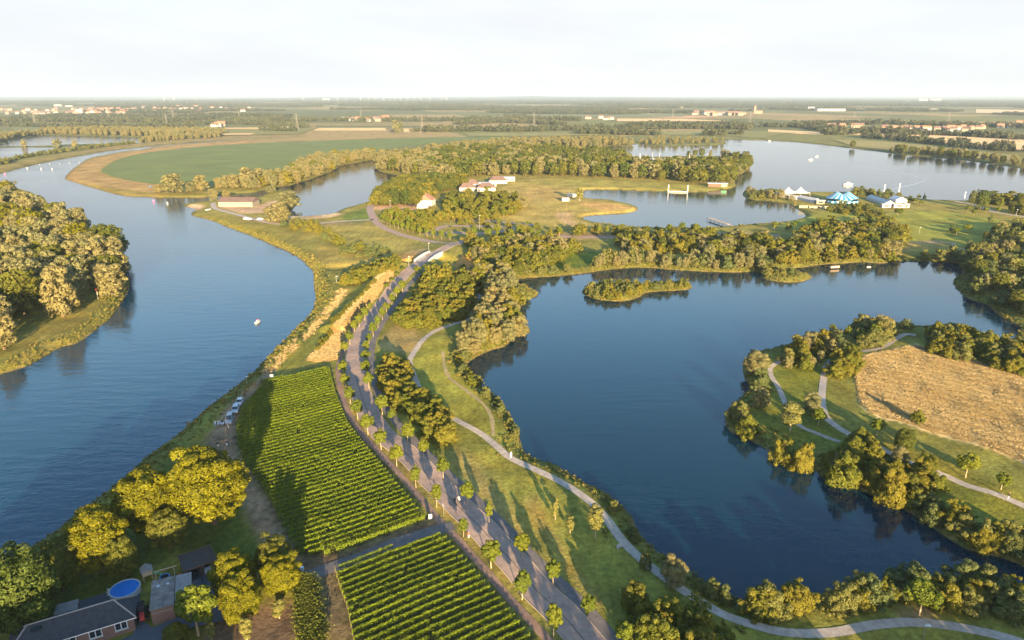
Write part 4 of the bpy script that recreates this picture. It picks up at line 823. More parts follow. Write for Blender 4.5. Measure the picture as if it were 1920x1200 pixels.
# ------------------------------------------------------------------ rough grass and herbs
def tuft(rng, n, mat_, hgt=1.0, spread=.55, flat=False):
    a = rng.random(n)*6.28; r = spread*np.sqrt(rng.random(n)); base = np.stack([r*np.cos(a), r*np.sin(a), np.zeros(n)], 1)
    lean = np.stack([np.cos(a), np.sin(a), np.zeros(n)], 1)*(.15 + .4*rng.random((n,1))); h = hgt*(.5 + .6*rng.random((n,1)))
    tip = base + lean*h + np.array([0,0,1])*h; s = np.stack([-np.sin(a), np.cos(a), np.zeros(n)], 1)*(.09 + .09*rng.random((n,1)))
    mid = (base+tip)*.5 + np.array([0,0,.08])*h
    V = np.stack([base-s*.6, mid+s, tip, mid-s], 1).reshape(-1, 3)
    return mesh_np('tuft', V, np.arange(n*4).reshape(n, 4), [mat_], rng.random(n))
def near_points(n, x0, x1, y0, y1):
    X = RNG.uniform(x0, x1, n); Y = RNG.uniform(y0, y1, n); ok = np.abs(X) < .78*Y + 6; return X[ok], Y[ok]
X, Y = near_points(260000, -260, 300, 88, 470); d = sdf_land(X, Y)
pr = np.clip(1.05 - d/9, 0, 1)*(d > .4)*np.interp(np.hypot(X, Y), [90, 250, 480], [1, .8, .4]); ok = RNG.random(len(X)) < pr; X, Y, d = X[ok], Y[ok], d[ok]; ok = np.ones(len(X), bool)
for l_ in PATHLINES: ok &= segdist(l_, X, Y, False) > 1.7
X, Y, d = X[ok], Y[ok], d[ok]
Z = height(X, Y, True, d); sc = RNG.uniform(.3, .8, len(X))*np.interp(np.hypot(X, Y), [90, 450], [.7, 1.1])*(1+.9*(RNG.random(len(X)) < .06)); print('bank tufts', len(X))
scatter('bank_herbs', [tuft(np.random.default_rng(70+i), 26, 'leaf_tuft', .9) for i in range(4)], np.stack([X, Y, Z], 1), np.stack([sc*1.2, sc*1.2, sc*.9], 1), RNG.uniform(0, 6.28, len(X)), RNG.integers(0, 4, len(X)), 'tall grass and herbs fringing the river and lake banks', 'herbs')
FIELD = W([(1607,700),(1622,668),(1702,652),(1715,647),(1752,659),(1815,672),(1880,687),(2000,707),(2000,895),(1920,864),(1865,842),(1815,827),(1740,807),(1690,789),(1652,782),(1627,768),(1614,748)], G, 3)
a_, b_, c_, e_ = box_of(FIELD, 0); X = RNG.uniform(a_, b_, 60000); Y = RNG.uniform(c_, e_, 60000); ok = inside(FIELD, X, Y) & (RNG.random(60000) < .8); X, Y = X[ok], Y[ok]; Z = height(X, Y)
sc = RNG.uniform(.5, 1.0, len(X))*(.75 + .35*np.sin(X*.9+Y*.4)*np.sin(Y*.7)); print('straw', len(X))
scatter('dry_grass', [tuft(np.random.default_rng(80+i), 24, 'leaf_straw', .36, .85) for i in range(4)], np.stack([X, Y, Z], 1), np.stack([sc*1.3, sc*1.3, sc*.8], 1), RNG.uniform(0, 6.28, len(X)), RNG.integers(0, 4, len(X)), 'tall straw coloured grass of the fenced peninsula field', 'dry grass')
DK = W([(578,676),(632,673),(640,640),(662,603),(706,560),(738,524),(722,524),(690,550),(650,592),(612,640)], G, 3)
a_, b_, c_, e_ = box_of(DK, 0); X = RNG.uniform(a_, b_, 30000); Y = RNG.uniform(c_, e_, 30000); ok = inside(DK, X, Y); X, Y = X[ok][:5000], Y[ok][:5000]
X2, Y2 = [], []
for x, y in resample(W([(500,697),(530,668),(570,632),(610,590),(645,545)], G, 5, False), .25): X2.append(x + RNG.normal()*1.1); Y2.append(y + RNG.normal()*1.1)
X = np.concatenate([X, X2]); Y = np.concatenate([Y, Y2]); sc = RNG.uniform(.4, 1.0, len(X))
scatter('dike_grass', [tuft(np.random.default_rng(90+i), 22, 'leaf_straw', .5, .7) for i in range(3)], np.stack([X, Y, height(X, Y)], 1), np.stack([sc*1.3, sc*1.3, sc*.8], 1), RNG.uniform(0, 6.28, len(X)), RNG.integers(0, 3, len(X)), 'dry golden grass on the dike slopes', 'dry grass')
# ------------------------------------------------------------------ vineyards: every vine row a thing of its own
V1 = W([(497,712),(618,691),(629,737),(653,795),(690,843),(750,913),(800,972),(622,1038),(563,1039),(538,1006),(507,942),(482,900),(454,860),(444,830),(444,797),(456,762),(479,737)], G+.8, 1, smooth=False)
V2 = W([(626,1063),(817,1000),(836,1006),(890,1070),(940,1122),(995,1192),(1040,1250),(672,1250),(650,1137),(637,1100)], G+.8, 1, smooth=False)
pa, pb = np.array(P(622,1039,G+.8)), np.array(P(802,972,G+.8)); vd = (pb-pa)/np.linalg.norm(pb-pa); vn = np.array([-vd[1], vd[0]])
SPACING = abs((np.array(P(820,1000,G+1)) - np.array(P(998,1189,G+1)))@vn)/19.5; print('row spacing', SPACING)
def clip_row(poly, s):
    cr = []; n = len(poly)
    for i in range(n):
        a, b = poly[i], poly[(i+1) % n]; da, db = a@vn - s, b@vn - s
        if (da > 0) != (db > 0): q = a + (b-a)*da/(da-db); cr.append(q@vd)
    cr.sort(); return [(cr[i], cr[i+1]) for i in range(0, len(cr)-1, 2)]
mat('post_wood', (.13,.10,.07), .9)
def vine_row(a, b, s, rng, lod):
    L = b-a; n = int(L*lod*1.5); u = a + L*rng.random(n); hh = rng.random(n)**.7
    bumps = .04*np.sin(u*1.1 + rng.random()*6) + .04*np.sin(u*3.1 + rng.random()*6)
    top = 1.42 + bumps + .2*(rng.random(n) < .03)
    z = .4 + hh*(top-.4); wd = .17*(1 - .3*hh) + .05*np.sin(u*2.7); side = rng.choice([-1, 1], n); off = side*wd*np.sqrt(rng.random(n)); cap = rng.random(n) < .25; z[cap] = top[cap]
    gap = np.sin(u*.37 + rng.random()*6) + np.sin(u*.91 + rng.random()*6) > 1.85; keep = ~gap | (rng.random(n) < .15)
    u, z, off, side, cap = u[keep], z[keep], off[keep], side[keep], cap[keep]; n = len(u)
    xy = vd[None]*u[:,None] + vn[None]*(s+off)[:,None]; p = np.column_stack([xy, z])
    nr = np.column_stack([vn[None]*side[:,None], np.full(n, .35)]); nr[cap] = (0,0,1); nr = nr + .8*unit(n, rng); nr /= np.linalg.norm(nr, axis=1)[:,None]
    t1 = np.cross(nr, unit(n, rng)); t1 /= np.linalg.norm(t1, axis=1)[:,None]; t2 = np.cross(nr, t1); sz = (.13 + .10*rng.random((n,1)))*math.sqrt(26/lod)
    V = np.stack([p-t1*sz, p+t2*sz*.8, p+t1*sz, p-t2*sz*.8], 1).reshape(-1, 3)
    return V, np.arange(n*4).reshape(n, 4), rng.random(n)
stem_mb = MB().box((0,0,.75), (.06,.06,1.5)); stem_me = stem_mb.mesh('post', 'post_wood')
def vineyard(poly, which, grp, ref, lod):
    smin, smax = (poly@vn).min(), (poly@vn).max(); k = 0; s = smin + .8
    while s < smax:
        for a, b in clip_row(poly, s):
            if b - a < 2.5: continue
            k += 1; rng = np.random.default_rng(1000 + k + (500 if which == 'lower' else 0)); V, Fq, T = vine_row(a, b, s, rng, lod)
            mid = vd*(a+b)/2 + vn*s; z0 = hz(mid[0], mid[1])
            uu = ((V[:,:2]-mid)@vd); ya, yb = hz(*(vd*a+vn*s)), hz(*(vd*b+vn*s)); V[:,2] += np.interp(uu, [-(b-a)/2, 0, (b-a)/2], [ya, z0, yb]) - z0; V -= np.array([mid[0], mid[1], 0])
            o = thing('vine_row', (mid[0], mid[1], z0), 0, '%s vine row of the %s vineyard counted up from %s' % (words(k), which, ref), 'vine row', grp)
            link('foliage', mesh_np('foliage', V, Fq, ['leaf_vine'], T), o)
            for e, hh in ((a+.1, ya), (b-.1, yb)):
                q = vd*e + vn*s - mid; link('end_post', stem_me, o, (q[0], q[1], hh-z0))
        s += SPACING
    print('rows', which, k)
vineyard(V2, 'lower', 'rows of the lower vineyard', 'the bottom edge', 80)
vineyard(V1, 'upper', 'rows of the upper vineyard', 'the paved track', 64)

# ------------------------------------------------------------------ far fields (flat sheets on the plain)
FIELD_N = [0]
def field(px, rgb, label, lift=.12, n=1):
    FIELD_N[0] += 1; lift += .04*FIELD_N[0]
    if rgb[0] > .3: rgb = tuple(round(c*1.35, 4) for c in rgb)
    nm = 'field_%d_%d_%d' % tuple(int(c*1000) for c in rgb); mat(nm, rgb, .95, noise=.16, nscale=.02)
    w_ = W(px, G, n, smooth=n > 1); tri = tessellate_polygon([[Vector((a, b, 0)) for a, b in w_]])
    tag(link('field', mesh_np('field', [(a, b, G+lift) for a, b in w_], faces=[tuple(q) for q in tri], mats=[nm])), label, 'field', kind=ST)
field([(190,321),(202,310),(225,298),(265,288),(325,280),(400,273),(480,268.5),(600,264),(720,260),(850,257),(950,256),(950,259),(860,263),(780,273),(697,283),(640,290),(605,288),(562,298),(550,311),(530,318),(480,323),(445,340),(380,348),(300,346),(250,340),(212,331)], (.105,.140,.030), 'large dark green crop field beyond the river bend', .12, 3)
field([(228,303.5),(562,299),(552,303),(300,309),(215,309)], (.115,.145,.035), 'paler strip mown across the green crop field', .3)
field([(480,262),(600,258),(720,254),(860,250),(860,255),(720,259),(600,263),(480,267)], (.26,.19,.065), 'tawny grass strip behind the green field')
field([(585,240),(722,240),(724,245),(590,245)], (.42,.29,.13), 'pale stubble strip left of the lone tree')
field([(757,241),(792,242),(790,248),(757,248)], (.42,.28,.12), 'small stubble field right of the lone tree')
field([(590,236),(790,236),(790,239),(595,239)], (.085,.11,.035), 'narrow green field before the far farms')
field([(640,219),(768,219),(768,222),(640,221)], (.40,.30,.14), 'thin stubble field before the far woods')
field([(1157,222.5),(1280,223),(1368,227),(1157,227.5)], (.44,.30,.14), 'tan harvested field in the centre distance')
field([(1138,209),(1200,209),(1200,213.5),(1138,213)], (.44,.31,.15), 'small tan field far behind')
field([(1200,219),(1300,217),(1360,219),(1280,222)], (.34,.19,.10), 'brown ploughed strip far behind')
field([(1010,209),(1092,208),(1090,211),(1020,212)], (.40,.28,.14), 'thin tan strip at the edge of the far woods')
field([(905,219),(1100,212),(1290,215),(1280,219),(1000,222)], (.13,.15,.06), 'hazy green field before the far woods')
field([(1572,250),(1665,251),(1752,254),(1920,262),(2200,276),(2200,305),(1920,282),(1815,274),(1690,260),(1632,256)], (.46,.31,.15), 'long tan wheat field beyond the big lake')
field([(1440,243),(1520,247),(1570,251),(1540,253),(1440,250)], (.42,.29,.14), 'short tan field left of the long wheat field')
field([(1577,227),(1700,225),(1815,232),(1815,238),(1640,235)], (.17,.18,.055), 'pale green meadow behind the far village')
field([(1560,262),(1640,265),(1720,272),(1900,292),(1900,303),(1720,288),(1600,275)], (.22,.19,.06), 'grassy strip along the far shore of the big lake')
field([(870,250),(1000,250),(1200,246),(1400,246),(1500,250),(1400,256),(1200,252),(1000,256),(880,256)], (.185,.175,.05), 'tawny meadow before the dark tree belt')
field([(1380,247),(1440,246),(1440,260),(1390,258)], (.15,.155,.04), 'green meadow left of the big lake')
field([(365,219),(480,216),(480,220),(400,221)], (.17,.18,.065), 'pale meadow behind the left farms')
field([(410,244),(600,240),(560,252),(415,255)], (.155,.15,.035), 'olive meadow beside the pylon')
field([(415,251),(480,250),(470,253),(420,253.5)], (.40,.26,.12), 'small tan patch beside the ponds')
field([(20,238),(100,238),(95,246),(30,247)], (.125,.14,.045), 'green meadow by the left pylon')
field([(420,240),(520,239),(500,243),(425,243)], (.35,.24,.10), 'tan strip before the red barns')
field([(1830,205),(1960,207),(1960,212),(1830,212)], (.42,.30,.17), 'hazy tan field at the far right')
# ------------------------------------------------------------------ house and yard, bottom left
mat('roof_tile', (.042,.044,.052), .75, noise=.25, nscale=1.5, bump=.2)
mat('ridge_tile', (.30,.27,.25), .8, noise=.2)
mat('brick', (.235,.135,.105), .9, noise=.2, nscale=3)
mat('white_frame', (.70,.70,.68), .5)
mat('glass', (.03,.04,.05), .08, spec=.6)
mat('flat_roof', (.17,.155,.145), .9, noise=.45, nscale=.7)
mat('flat_roof_grey', (.22,.215,.21), .9, noise=.2, nscale=1)
mat('bitumen', (.03,.036,.046), .35, noise=.3, nscale=.8)
mat('wood_dark', (.11,.075,.055), .8, noise=.2)
mat('wood_light', (.38,.30,.21), .8, noise=.2)
mat('concrete', (.36,.34,.31), .9, noise=.15, nscale=.8)
mat('pool_cover', (.015,.17,.55), .45, noise=.12, nscale=2)
mat('pool_side', (.42,.46,.45), .5)
mat('paving', (.075,.085,.105), .9, noise=.15, nscale=1.2)
mat('red_plastic', (.55,.06,.05), .4)
mat('green_plastic', (.10,.35,.18), .4)
mat('blue_plastic', (.08,.25,.5), .4)
mat('rubber', (.015,.015,.016), .8)
mat('steel', (.5,.5,.52), .35, metal=.8)
mat('white_paint', (.50,.50,.49), .5)
mat('lamp_glass', (.7,.7,.65), .3)
mat('tail_red', (.35,.02,.02), .3)
def frame(o0, o1, o2, h):
    "world corner and unit axes from three pixels on plane z = h"
    a, b, c = (np.array(P(*q, h)) for q in (o0, o1, o2)); u = b-a; lu = np.linalg.norm(u); u /= lu; v = np.array([-u[1], u[0]]); lv = (c-a)@v
    return a, u, v, lu, lv
# house: front eave runs from the right corner (255,1157) down left
HE = 2.8; a, u, v, lu, lv = frame((255,1157), (122,1198), (250,1118), G+HE); Lh = 17.5; Dh = abs(lv); sv = 1 if lv > 0 else -1
ang = math.atan2(u[1], u[0])
hs = thing('house', (a[0], a[1], G), ang, 'dark roofed brick bungalow with white windows, bottom left', 'house')
def Hm(x, y, z): return (x, sv*y, z)
mb = MB()
mb.add([Hm(.4,.4,0),Hm(Lh-.4,.4,0),Hm(Lh-.4,Dh-.4,0),Hm(.4,Dh-.4,0),Hm(.4,.4,HE),Hm(Lh-.4,.4,HE),Hm(Lh-.4,Dh-.4,HE),Hm(.4,Dh-.4,HE)], [(0,1,5,4),(1,2,6,5),(2,3,7,6),(3,0,4,7)]); mb.build('wall', 'brick', hs)
RH = HE + Dh*.5*.85; r0, r1 = Dh*.5, Lh-Dh*.5; mb = MB()
mb.add([Hm(0,0,HE),Hm(Lh,0,HE),Hm(Lh,Dh,HE),Hm(0,Dh,HE),Hm(r0,Dh/2,RH),Hm(r1,Dh/2,RH),Hm(0,0,HE-.15),Hm(Lh,0,HE-.15),Hm(Lh,Dh,HE-.15),Hm(0,Dh,HE-.15)],
       [(0,1,5,4),(1,2,5),(2,3,4,5),(3,0,4),(6,7,1,0),(7,8,2,1),(8,9,3,2),(9,6,0,3),(6,9,8,7)]); rf = mb.build('roof', 'roof_tile', hs)
mb = MB(); 
for p_, q_ in ((Hm(r0,Dh/2,RH+.04),Hm(r1,Dh/2,RH+.04)),(Hm(r0,Dh/2,RH+.04),Hm(.05,.05,HE+.06)),(Hm(r0,Dh/2,RH+.04),Hm(.05,Dh-.05,HE+.06)),(Hm(r1,Dh/2,RH+.04),Hm(Lh-.05,.05,HE+.06)),(Hm(r1,Dh/2,RH+.04),Hm(Lh-.05,Dh-.05,HE+.06))): mb.tube([p_, q_], .12, 6)
mb.build('ridge_cap', 'ridge_tile', rf)
mb = MB().box(Hm(r1-1.2,Dh/2-.9,RH-.35), (1.3,.9,.25)); mb.build('skylight', 'glass', rf)
mb = MB().tube([Hm(-.06,-.08,HE-.06),Hm(Lh+.06,-.08,HE-.06)], .07, 6); mb.build('gutter', 'steel', hs)
for wx in (2.3, 5.9, 9.4, 13.0):
    mb = MB(); c = Hm(wx, .36, 1.75)
    for dx in (-.85, 0, .85): mb.box((c[0]+dx, c[1], c[2]), (.11,.12,1.35))
    for dz in (-.68, .68): mb.box((c[0], c[1], c[2]+dz), (1.81,.118,.11))
    wi = mb.build('window', 'white_frame', hs)
    for dx in (-.43, .43): MB().box((c[0]+dx, c[1]+.03*sv, c[2]), (.75,.02,1.25)).build('pane', 'glass', wi)
    MB().box((c[0], c[1]-.06*sv, c[2]-.80), (2.0,.25,.08)).build('sill', 'concrete', wi)
# shed and terrace behind the house
aS, uS, vS, luS, lvS = frame((84,1158), (145,1141), (84,1140), G+2.6)
sh = thing('shed', (aS[0], aS[1], G), math.atan2(uS[1], uS[0]), 'grey flat-roofed shed behind the brick bungalow', 'shed')
MB().box((luS/2, lvS/2, 1.2), (luS-.3, abs(lvS)-.3, 2.4)).build('wall', 'wood_dark', sh); MB().box((luS/2, lvS/2, 2.5), (luS, abs(lvS), .2)).build('roof', 'flat_roof_grey', sh)
def sheet(name, px, material, label, cat, lift=.05, h=G):
    w_ = W(px, h, 1, smooth=False); tri = tessellate_polygon([[Vector((a, b, 0)) for a, b in w_]]); zz = max(hz(*q) for q in w_)
    return tag(link(name, mesh_np(name, [(a, b, zz+lift) for a, b in w_], faces=[tuple(q) for q in tri], mats=[material])), label, cat, kind=ST)
sheet('terrace', [(140,1150),(145,1130),(215,1108),(262,1100),(262,1150),(240,1160)], 'paving', 'dark paved terrace beside the pool', 'terrace')
sheet('yard', [(262,1160),(285,1178),(330,1160),(338,1125),(330,1100),(345,1088),(405,1072),(425,1095),(440,1140),(420,1165),(350,1180),(250,1230),(100,1290),(80,1270),(250,1190)], 'paving', 'dark asphalt yard between bungalow and carport', 'yard', .06)
# flat-roofed outbuilding
aS, uS, vS, luS, lvS = frame((280,1145), (326,1133), (262,1095), G+3.1)
gb = thing('outbuilding', (aS[0], aS[1], G), math.atan2(uS[1], uS[0]), 'flat-roofed brick outbuilding with stained roof beside the bungalow', 'outbuilding')
dd = abs(lvS); MB().box((luS/2, dd/2, 1.45), (luS-.2, dd-.2, 2.9)).build('wall', 'brick', gb)
rf = MB().box((luS/2, dd/2, 3.0), (luS, dd, .2)).build('roof', 'flat_roof', gb)
MB().box((luS/2, -.03, 2.35), (luS*.9,.06,.08)).build('ledge', 'concrete', gb)
MB().box((luS+1.3, dd/2+.8, 1.35), (2.4, dd*.82, 2.7)).build('side_wall', 'brick', gb)
MB().box((luS+1.35, dd/2+.8, 2.78), (2.6, dd*.86, .14)).build('side_roof', 'flat_roof_grey', gb)
for k in (.3, .7): MB().box((luS*k, dd*.75, 3.16), (.5,.5,.12)).build('roof_vent', 'steel', rf)
# carport
aS, uS, vS, luS, lvS = frame((346,1071), (405,1050), (333,1045), G+2.5)
cp = thing('carport', (aS[0], aS[1], G), math.atan2(uS[1], uS[0]), 'black flat-roofed carport with two open bays', 'carport'); dd = abs(lvS); cpa = math.atan2(uS[1], uS[0])
MB().box((luS/2, dd/2, 2.5), (luS+.3, dd+.3, .22)).build('roof', 'bitumen', cp)
mb = MB(); 
for q in ((luS/2,-.16,luS+.4,.08),(luS/2,dd+.16,luS+.4,.08)): mb.box((q[0],q[1],2.55), (q[2],q[3],.34))
for q in (-.16, luS+.16): mb.box((q,dd/2,2.55), (.08,dd+.24,.338))
mb.build('fascia', 'wood_dark', cp)
MB().box((luS/2, dd-.05, 1.2), (luS,.12,2.4)).build('back_wall', 'wood_dark', cp)
for q in (.02, luS-.02): MB().box((q, dd/2, 1.2), (.10,dd-.25,2.4)).build('side_wall', 'wood_dark', cp)
for q in (luS*.5,): MB().box((q, .15, 1.2), (.16,.16,2.4)).build('post', 'wood_dark', cp)
MB().box((luS/2, dd/2-.5, .08), (luS-.3, dd-.4, .12)).build('floor_slab', 'concrete', cp)

# ------------------------------------------------------------------ cars
def car(name, paint, loc, rz, label, group=None, tall=0.0, L=4.4, simple=False):
    o = thing(name, loc, rz, label, 'car', group); wd = 1.78; hw = wd/2
    st = [(-.50,.40,.62,.80),(-.47,.24,.80,.94),(-.36,.20,.92,1.0),(-.15,.18,.96,1.0),(.15,.18,.96,1.0),(.22,.18,.94,1.0),(.40,.20,.84,.98),(.48,.24,.70,.90),(.50,.38,.58,.78)]
    rings = [[(f*L,-hw*k,zb),(f*L,hw*k,zb),(f*L,hw*k*1.0,(zb+zt)/2),(f*L,hw*k*.93,zt),(f*L,-hw*k*.93,zt),(f*L,-hw*k,(zb+zt)/2)] for f, zb, zt, k in st]
    MB().loft(rings).build('body', paint, o, smooth=False)
    zr = 1.42 + tall; b0, b1, t0, t1 = (-.44 if tall else -.40)*L, .24*L, (-.40 if tall else -.27)*L, .07*L
    def trap(x0, x1, k, z): return [(x0,-hw*k,z),(x1,-hw*k,z),(x1,hw*k,z),(x0,hw*k,z)]
    MB().loft([trap(b0,b1,.90,.90), trap(t0,t1,.74,zr)]).build('windows', 'glass', o)
    MB().loft([trap(t0-.06,t1+.05,.76,zr-.02), trap(t0+.02,t1-.04,.68,zr+.06)]).build('roof', paint, o)
    mb = MB()
    for sy in (-1,1):
        mb.tube([(b1,sy*hw*.9,.9),(t1,sy*hw*.75,zr)], .045, 4); mb.tube([((b0+b1)/2-.05,sy*hw*.905,.9),((t0+t1)/2,sy*hw*.75,zr)], .045, 4); mb.tube([(b0,sy*hw*.9,.9),(t0,sy*hw*.75,zr)], .05, 4)
    mb.build('pillars', paint, o)
    for sx in (-.31,.31):
        for sy in (-1,1):
            w_ = MB().tube([(sx*L,sy*(hw-.2),.32),(sx*L,sy*(hw+.01),.32)], .32, 14).build('wheel', 'rubber', o); MB().tube([(sx*L,sy*(hw-.02),.32),(sx*L,sy*(hw+.03),.32)], .2, 10).build('rim', 'steel', w_)
    for sy in (-.62,.62):
        MB().box((.485*L,sy,.66), (.12,.34,.14)).build('headlight', 'lamp_glass', o); MB().box((-.49*L,sy,.74), (.08,.28,.16)).build('tail_light', 'tail_red', o)
    return o
for nm, rgb in (('car_white',(.45,.46,.48)),('car_silver',(.30,.31,.33)),('car_pale',(.32,.38,.44)),('car_dark',(.03,.035,.045)),('car_black',(.015,.016,.02)),('car_blue',(.07,.14,.25))): mat(nm, rgb, .3, spec=.5)
def cpw(x, y): c, s_ = math.cos(cpa), math.sin(cpa); return (aS[0]+x*c-y*s_, aS[1]+x*s_+y*c, G+.14)
car('car', 'car_white', cpw(luS*.76, dd*.42), cpa-math.pi/2, 'white car parked in the right bay of the carport')
car('car', 'car_dark', cpw(luS*.25, dd*.42), cpa-math.pi/2, 'dark car parked in the left bay of the carport')
x, y = P(370,1097); car('car', 'car_black', (x, y, hz(x,y)+.1), cpa-math.pi/2-.1, 'black car standing in the yard before the carport')
hd = math.atan2(P(437,790)[1]-P(455,750)[1], P(437,790)[0]-P(455,750)[0])
for (px_, py_, pt, tl, L_, lb) in ((431,790,'car_silver',.45,5.0,'silver van nearest the picnic on the dirt track'),(442,772,'car_pale',.1,4.1,'pale blue hatchback in the middle of three parked cars'),(450,758,'car_white',0,4.5,'white car farthest up the dirt track beside the vines')):
    x, y = P(px_, py_); car('car', pt, (x, y, hz(x, y)), hd+random.uniform(-.08,.08), lb, 'cars parked on the dirt track', tl, L_)
for i, (px_, py_, pt, r_) in enumerate(((462,411,'car_white',.3),(466,412,'car_white',.3),(484,411,'car_dark',0),(488,412,'car_white',0),(508,351,'car_white',.2))):
    if i == 4: continue
    x, y = P(px_, py_); car('car', pt, (x, y, G), r_, ['white car parked left of its neighbour by the river lane','white car parked second by the river lane','dark car parked by the pale willow at the lane','white car parked nearest the pale willow at the lane'][i], 'cars by the river lane')
for i, (px_, py_, pt) in enumerate(((768,386,'car_dark'),(774,387,'car_black'),(282,351,'car_blue'),(933,419,'car_dark'))):
    x, y = P(px_, py_); car('car', pt, (x, y, G), 1.2, ['dark car beside the white house','black car close to the white house hedge','blue car at the edge of the green field','dark car on the parking lane'][i])
# white bus by the white house
x, y = P(792,391); o = thing('bus', (x, y, G), .15, 'white bus parked below the white house', 'bus')
MB().box((0,0,1.75), (8.5,2.4,2.6), taper=.97).build('body', 'white_paint', o); MB().box((0,0,2.2), (8.3,2.46,.8)).build('windows', 'glass', o)
for sx in (-2.8,2.8):
    for sy in (-1,1): MB().tube([(sx,sy*.9,.45),(sx,sy*1.22,.45)], .45, 12).build('wheel', 'rubber', o)

# ------------------------------------------------------------------ pool and play things
x, y = P(234,1103,G+1.2); o = thing('swimming_pool', (x, y, G+.05), 0, 'round garden pool under a bright blue cover', 'pool')
rp = 2.45; ring = lambda r_, z, n=40: [(r_*math.cos(2*math.pi*k/n), r_*math.sin(2*math.pi*k/n), z) for k in range(n)]
MB().loft([ring(rp,0),ring(rp,1.15),ring(rp-.12,1.15),ring(rp-.12,.9)], cap=False).build('pool_wall', 'pool_side', o)
MB().loft([ring(rp-.10,1.08),ring(rp*.6,1.12),ring(rp*.2,1.10)]).build('cover', 'pool_cover', o, smooth=False)
mb = MB()
for k in range(40): pass
mb.loft([ring(rp+.04,1.14),ring(rp+.04,1.22),ring(rp-.14,1.22),ring(rp-.14,1.14)], cap=False); mb.build('rim', 'pool_side', o)
for s_ in (-.25,.25): MB().tube([(rp+.45,s_,0),(rp+.15,s_,1.6),(rp-.15,s_,1.6),(rp-.3,s_,1.2)], .035, 6).build('ladder_rail', 'steel', o)
x, y = P(276,1076,G+1.2); o = thing('playhouse', (x, y, hz(x,y)), .6, 'small wooden playhouse on stilts beside the pool', 'playhouse')
for sx in (-.7,.7):
    for sy in (-.7,.7): MB().box((sx,sy,.6), (.1,.1,1.2)).build('stilt', 'wood_light', o)
MB().box((0,0,1.65), (1.6,1.6,.9)).build('cabin', 'wood_light', o); MB().add([(-1,-1,2.1),(1,-1,2.1),(1,1,2.1),(-1,1,2.1),(0,-1,2.8),(0,1,2.8)], [(0,1,4),(1,2,5,4),(2,3,5),(3,0,4,5),(0,3,2,1)]).build('roof', 'flat_roof_grey', o)
MB().add([(.9,-.3,1.2),(.9,.3,1.2),(2.3,.3,.1),(2.3,-.3,.1),(.9,-.3,1.1),(.9,.3,1.1),(2.3,.3,0),(2.3,-.3,0)], [(0,1,2,3),(4,7,6,5),(0,3,7,4),(1,5,6,2),(3,2,6,7),(0,4,5,1)]).build('slide', 'green_plastic', o)
b0, b1 = np.array(P(289,1073,G+2.4)), np.array(P(331,1061,G+2.4)); c = (b0+b1)/2; Ls = np.linalg.norm(b1-b0)
o = thing('swing_frame', (c[0], c[1], hz(*c)), math.atan2(b1[1]-b0[1], b1[0]-b0[0]), 'pale wooden swing frame behind the outbuilding', 'swing')
MB().box((0,0,2.4), (Ls,.14,.14)).build('beam', 'wood_light', o)
for sx in (-Ls/2+.1, Ls/2-.5):
    for sy in (-.8,.8): MB().tube([(sx,sy*.1,2.35),(sx,sy,0)], .06, 6).build('leg', 'wood_light', o)
for sx in (-.8,.5):
    s_ = MB().box((sx,0,.5), (.45,.2,.05)).build('seat', 'rubber', o); MB().tube([(sx-.2,0,.5),(sx-.2,0,2.35)], .015, 4).tube([(sx+.2,0,.5),(sx+.2,0,2.35)], .015, 4).build('rope', 'rubber', s_)
x, y = P(309,1082,G+.3); o = thing('trampoline', (x, y, hz(x,y)), 0, 'blue rimmed small trampoline under the swing frame', 'trampoline')
MB().loft([ring(.9,.32,20),ring(.9,.40,20),ring(.68,.40,20),ring(.68,.32,20)], cap=False).build('rim', 'blue_plastic', o); MB().loft([ring(.69,.34,20),ring(.3,.33,20)]).build('mat', 'rubber', o)
for k in range(4): MB().tube([(.8*math.cos(k*1.57),.8*math.sin(k*1.57),0),(.8*math.cos(k*1.57),.8*math.sin(k*1.57),.33)], .03, 5).build('leg', 'steel', o)
x, y = P(337,1077,G+.5); o = thing('toy_slide', (x, y, hz(x,y)), 1.9, 'red plastic toy slide beside the carport', 'toy slide')
MB().add([(-.9,-.3,1.0),(-.9,.3,1.0),(.9,.3,.1),(.9,-.3,.1),(-.9,-.3,.9),(-.9,.3,.9),(.9,.3,0),(.9,-.3,0)], [(0,1,2,3),(4,7,6,5),(0,3,7,4),(1,5,6,2),(3,2,6,7),(0,4,5,1)]).build('chute', 'red_plastic', o)
for s_ in (-.28,.28): MB().tube([(-.9,s_,.95),(-1.3,s_,0)], .05, 6).build('leg', 'white_paint', o)
# tractor between house and outbuilding
x, y = P(268,1158); o = thing('tractor', (x, y, hz(x,y)+.06), ang+1.57, 'black and red tractor between bungalow and outbuilding', 'tractor')
MB().box((.9,0,.95), (1.5,.75,.7), taper=.85).build('bonnet', 'red_plastic', o); MB().box((-.5,0,.75), (1.5,.9,.5)).build('chassis', 'rubber', o); MB().box((-.6,0,1.7), (1.2,1.1,1.3), taper=.85).build('cab', 'glass', o); MB().box((-.6,0,2.39), (1.2,1.1,.1)).build('cab_roof', 'rubber', o)
for sx, r_, wd_ in ((-.8,.7,.4),(1.3,.42,.28)):
    for sy in (-1,1):
        wl = MB().tube([(sx,sy*.6,r_),(sx,sy*(.6+wd_),r_)], r_, 16).build('wheel', 'rubber', o); MB().tube([(sx,sy*.62,r_),(sx,sy*(.62+wd_),r_)], r_*.5, 10).build('rim', 'red_plastic', wl)
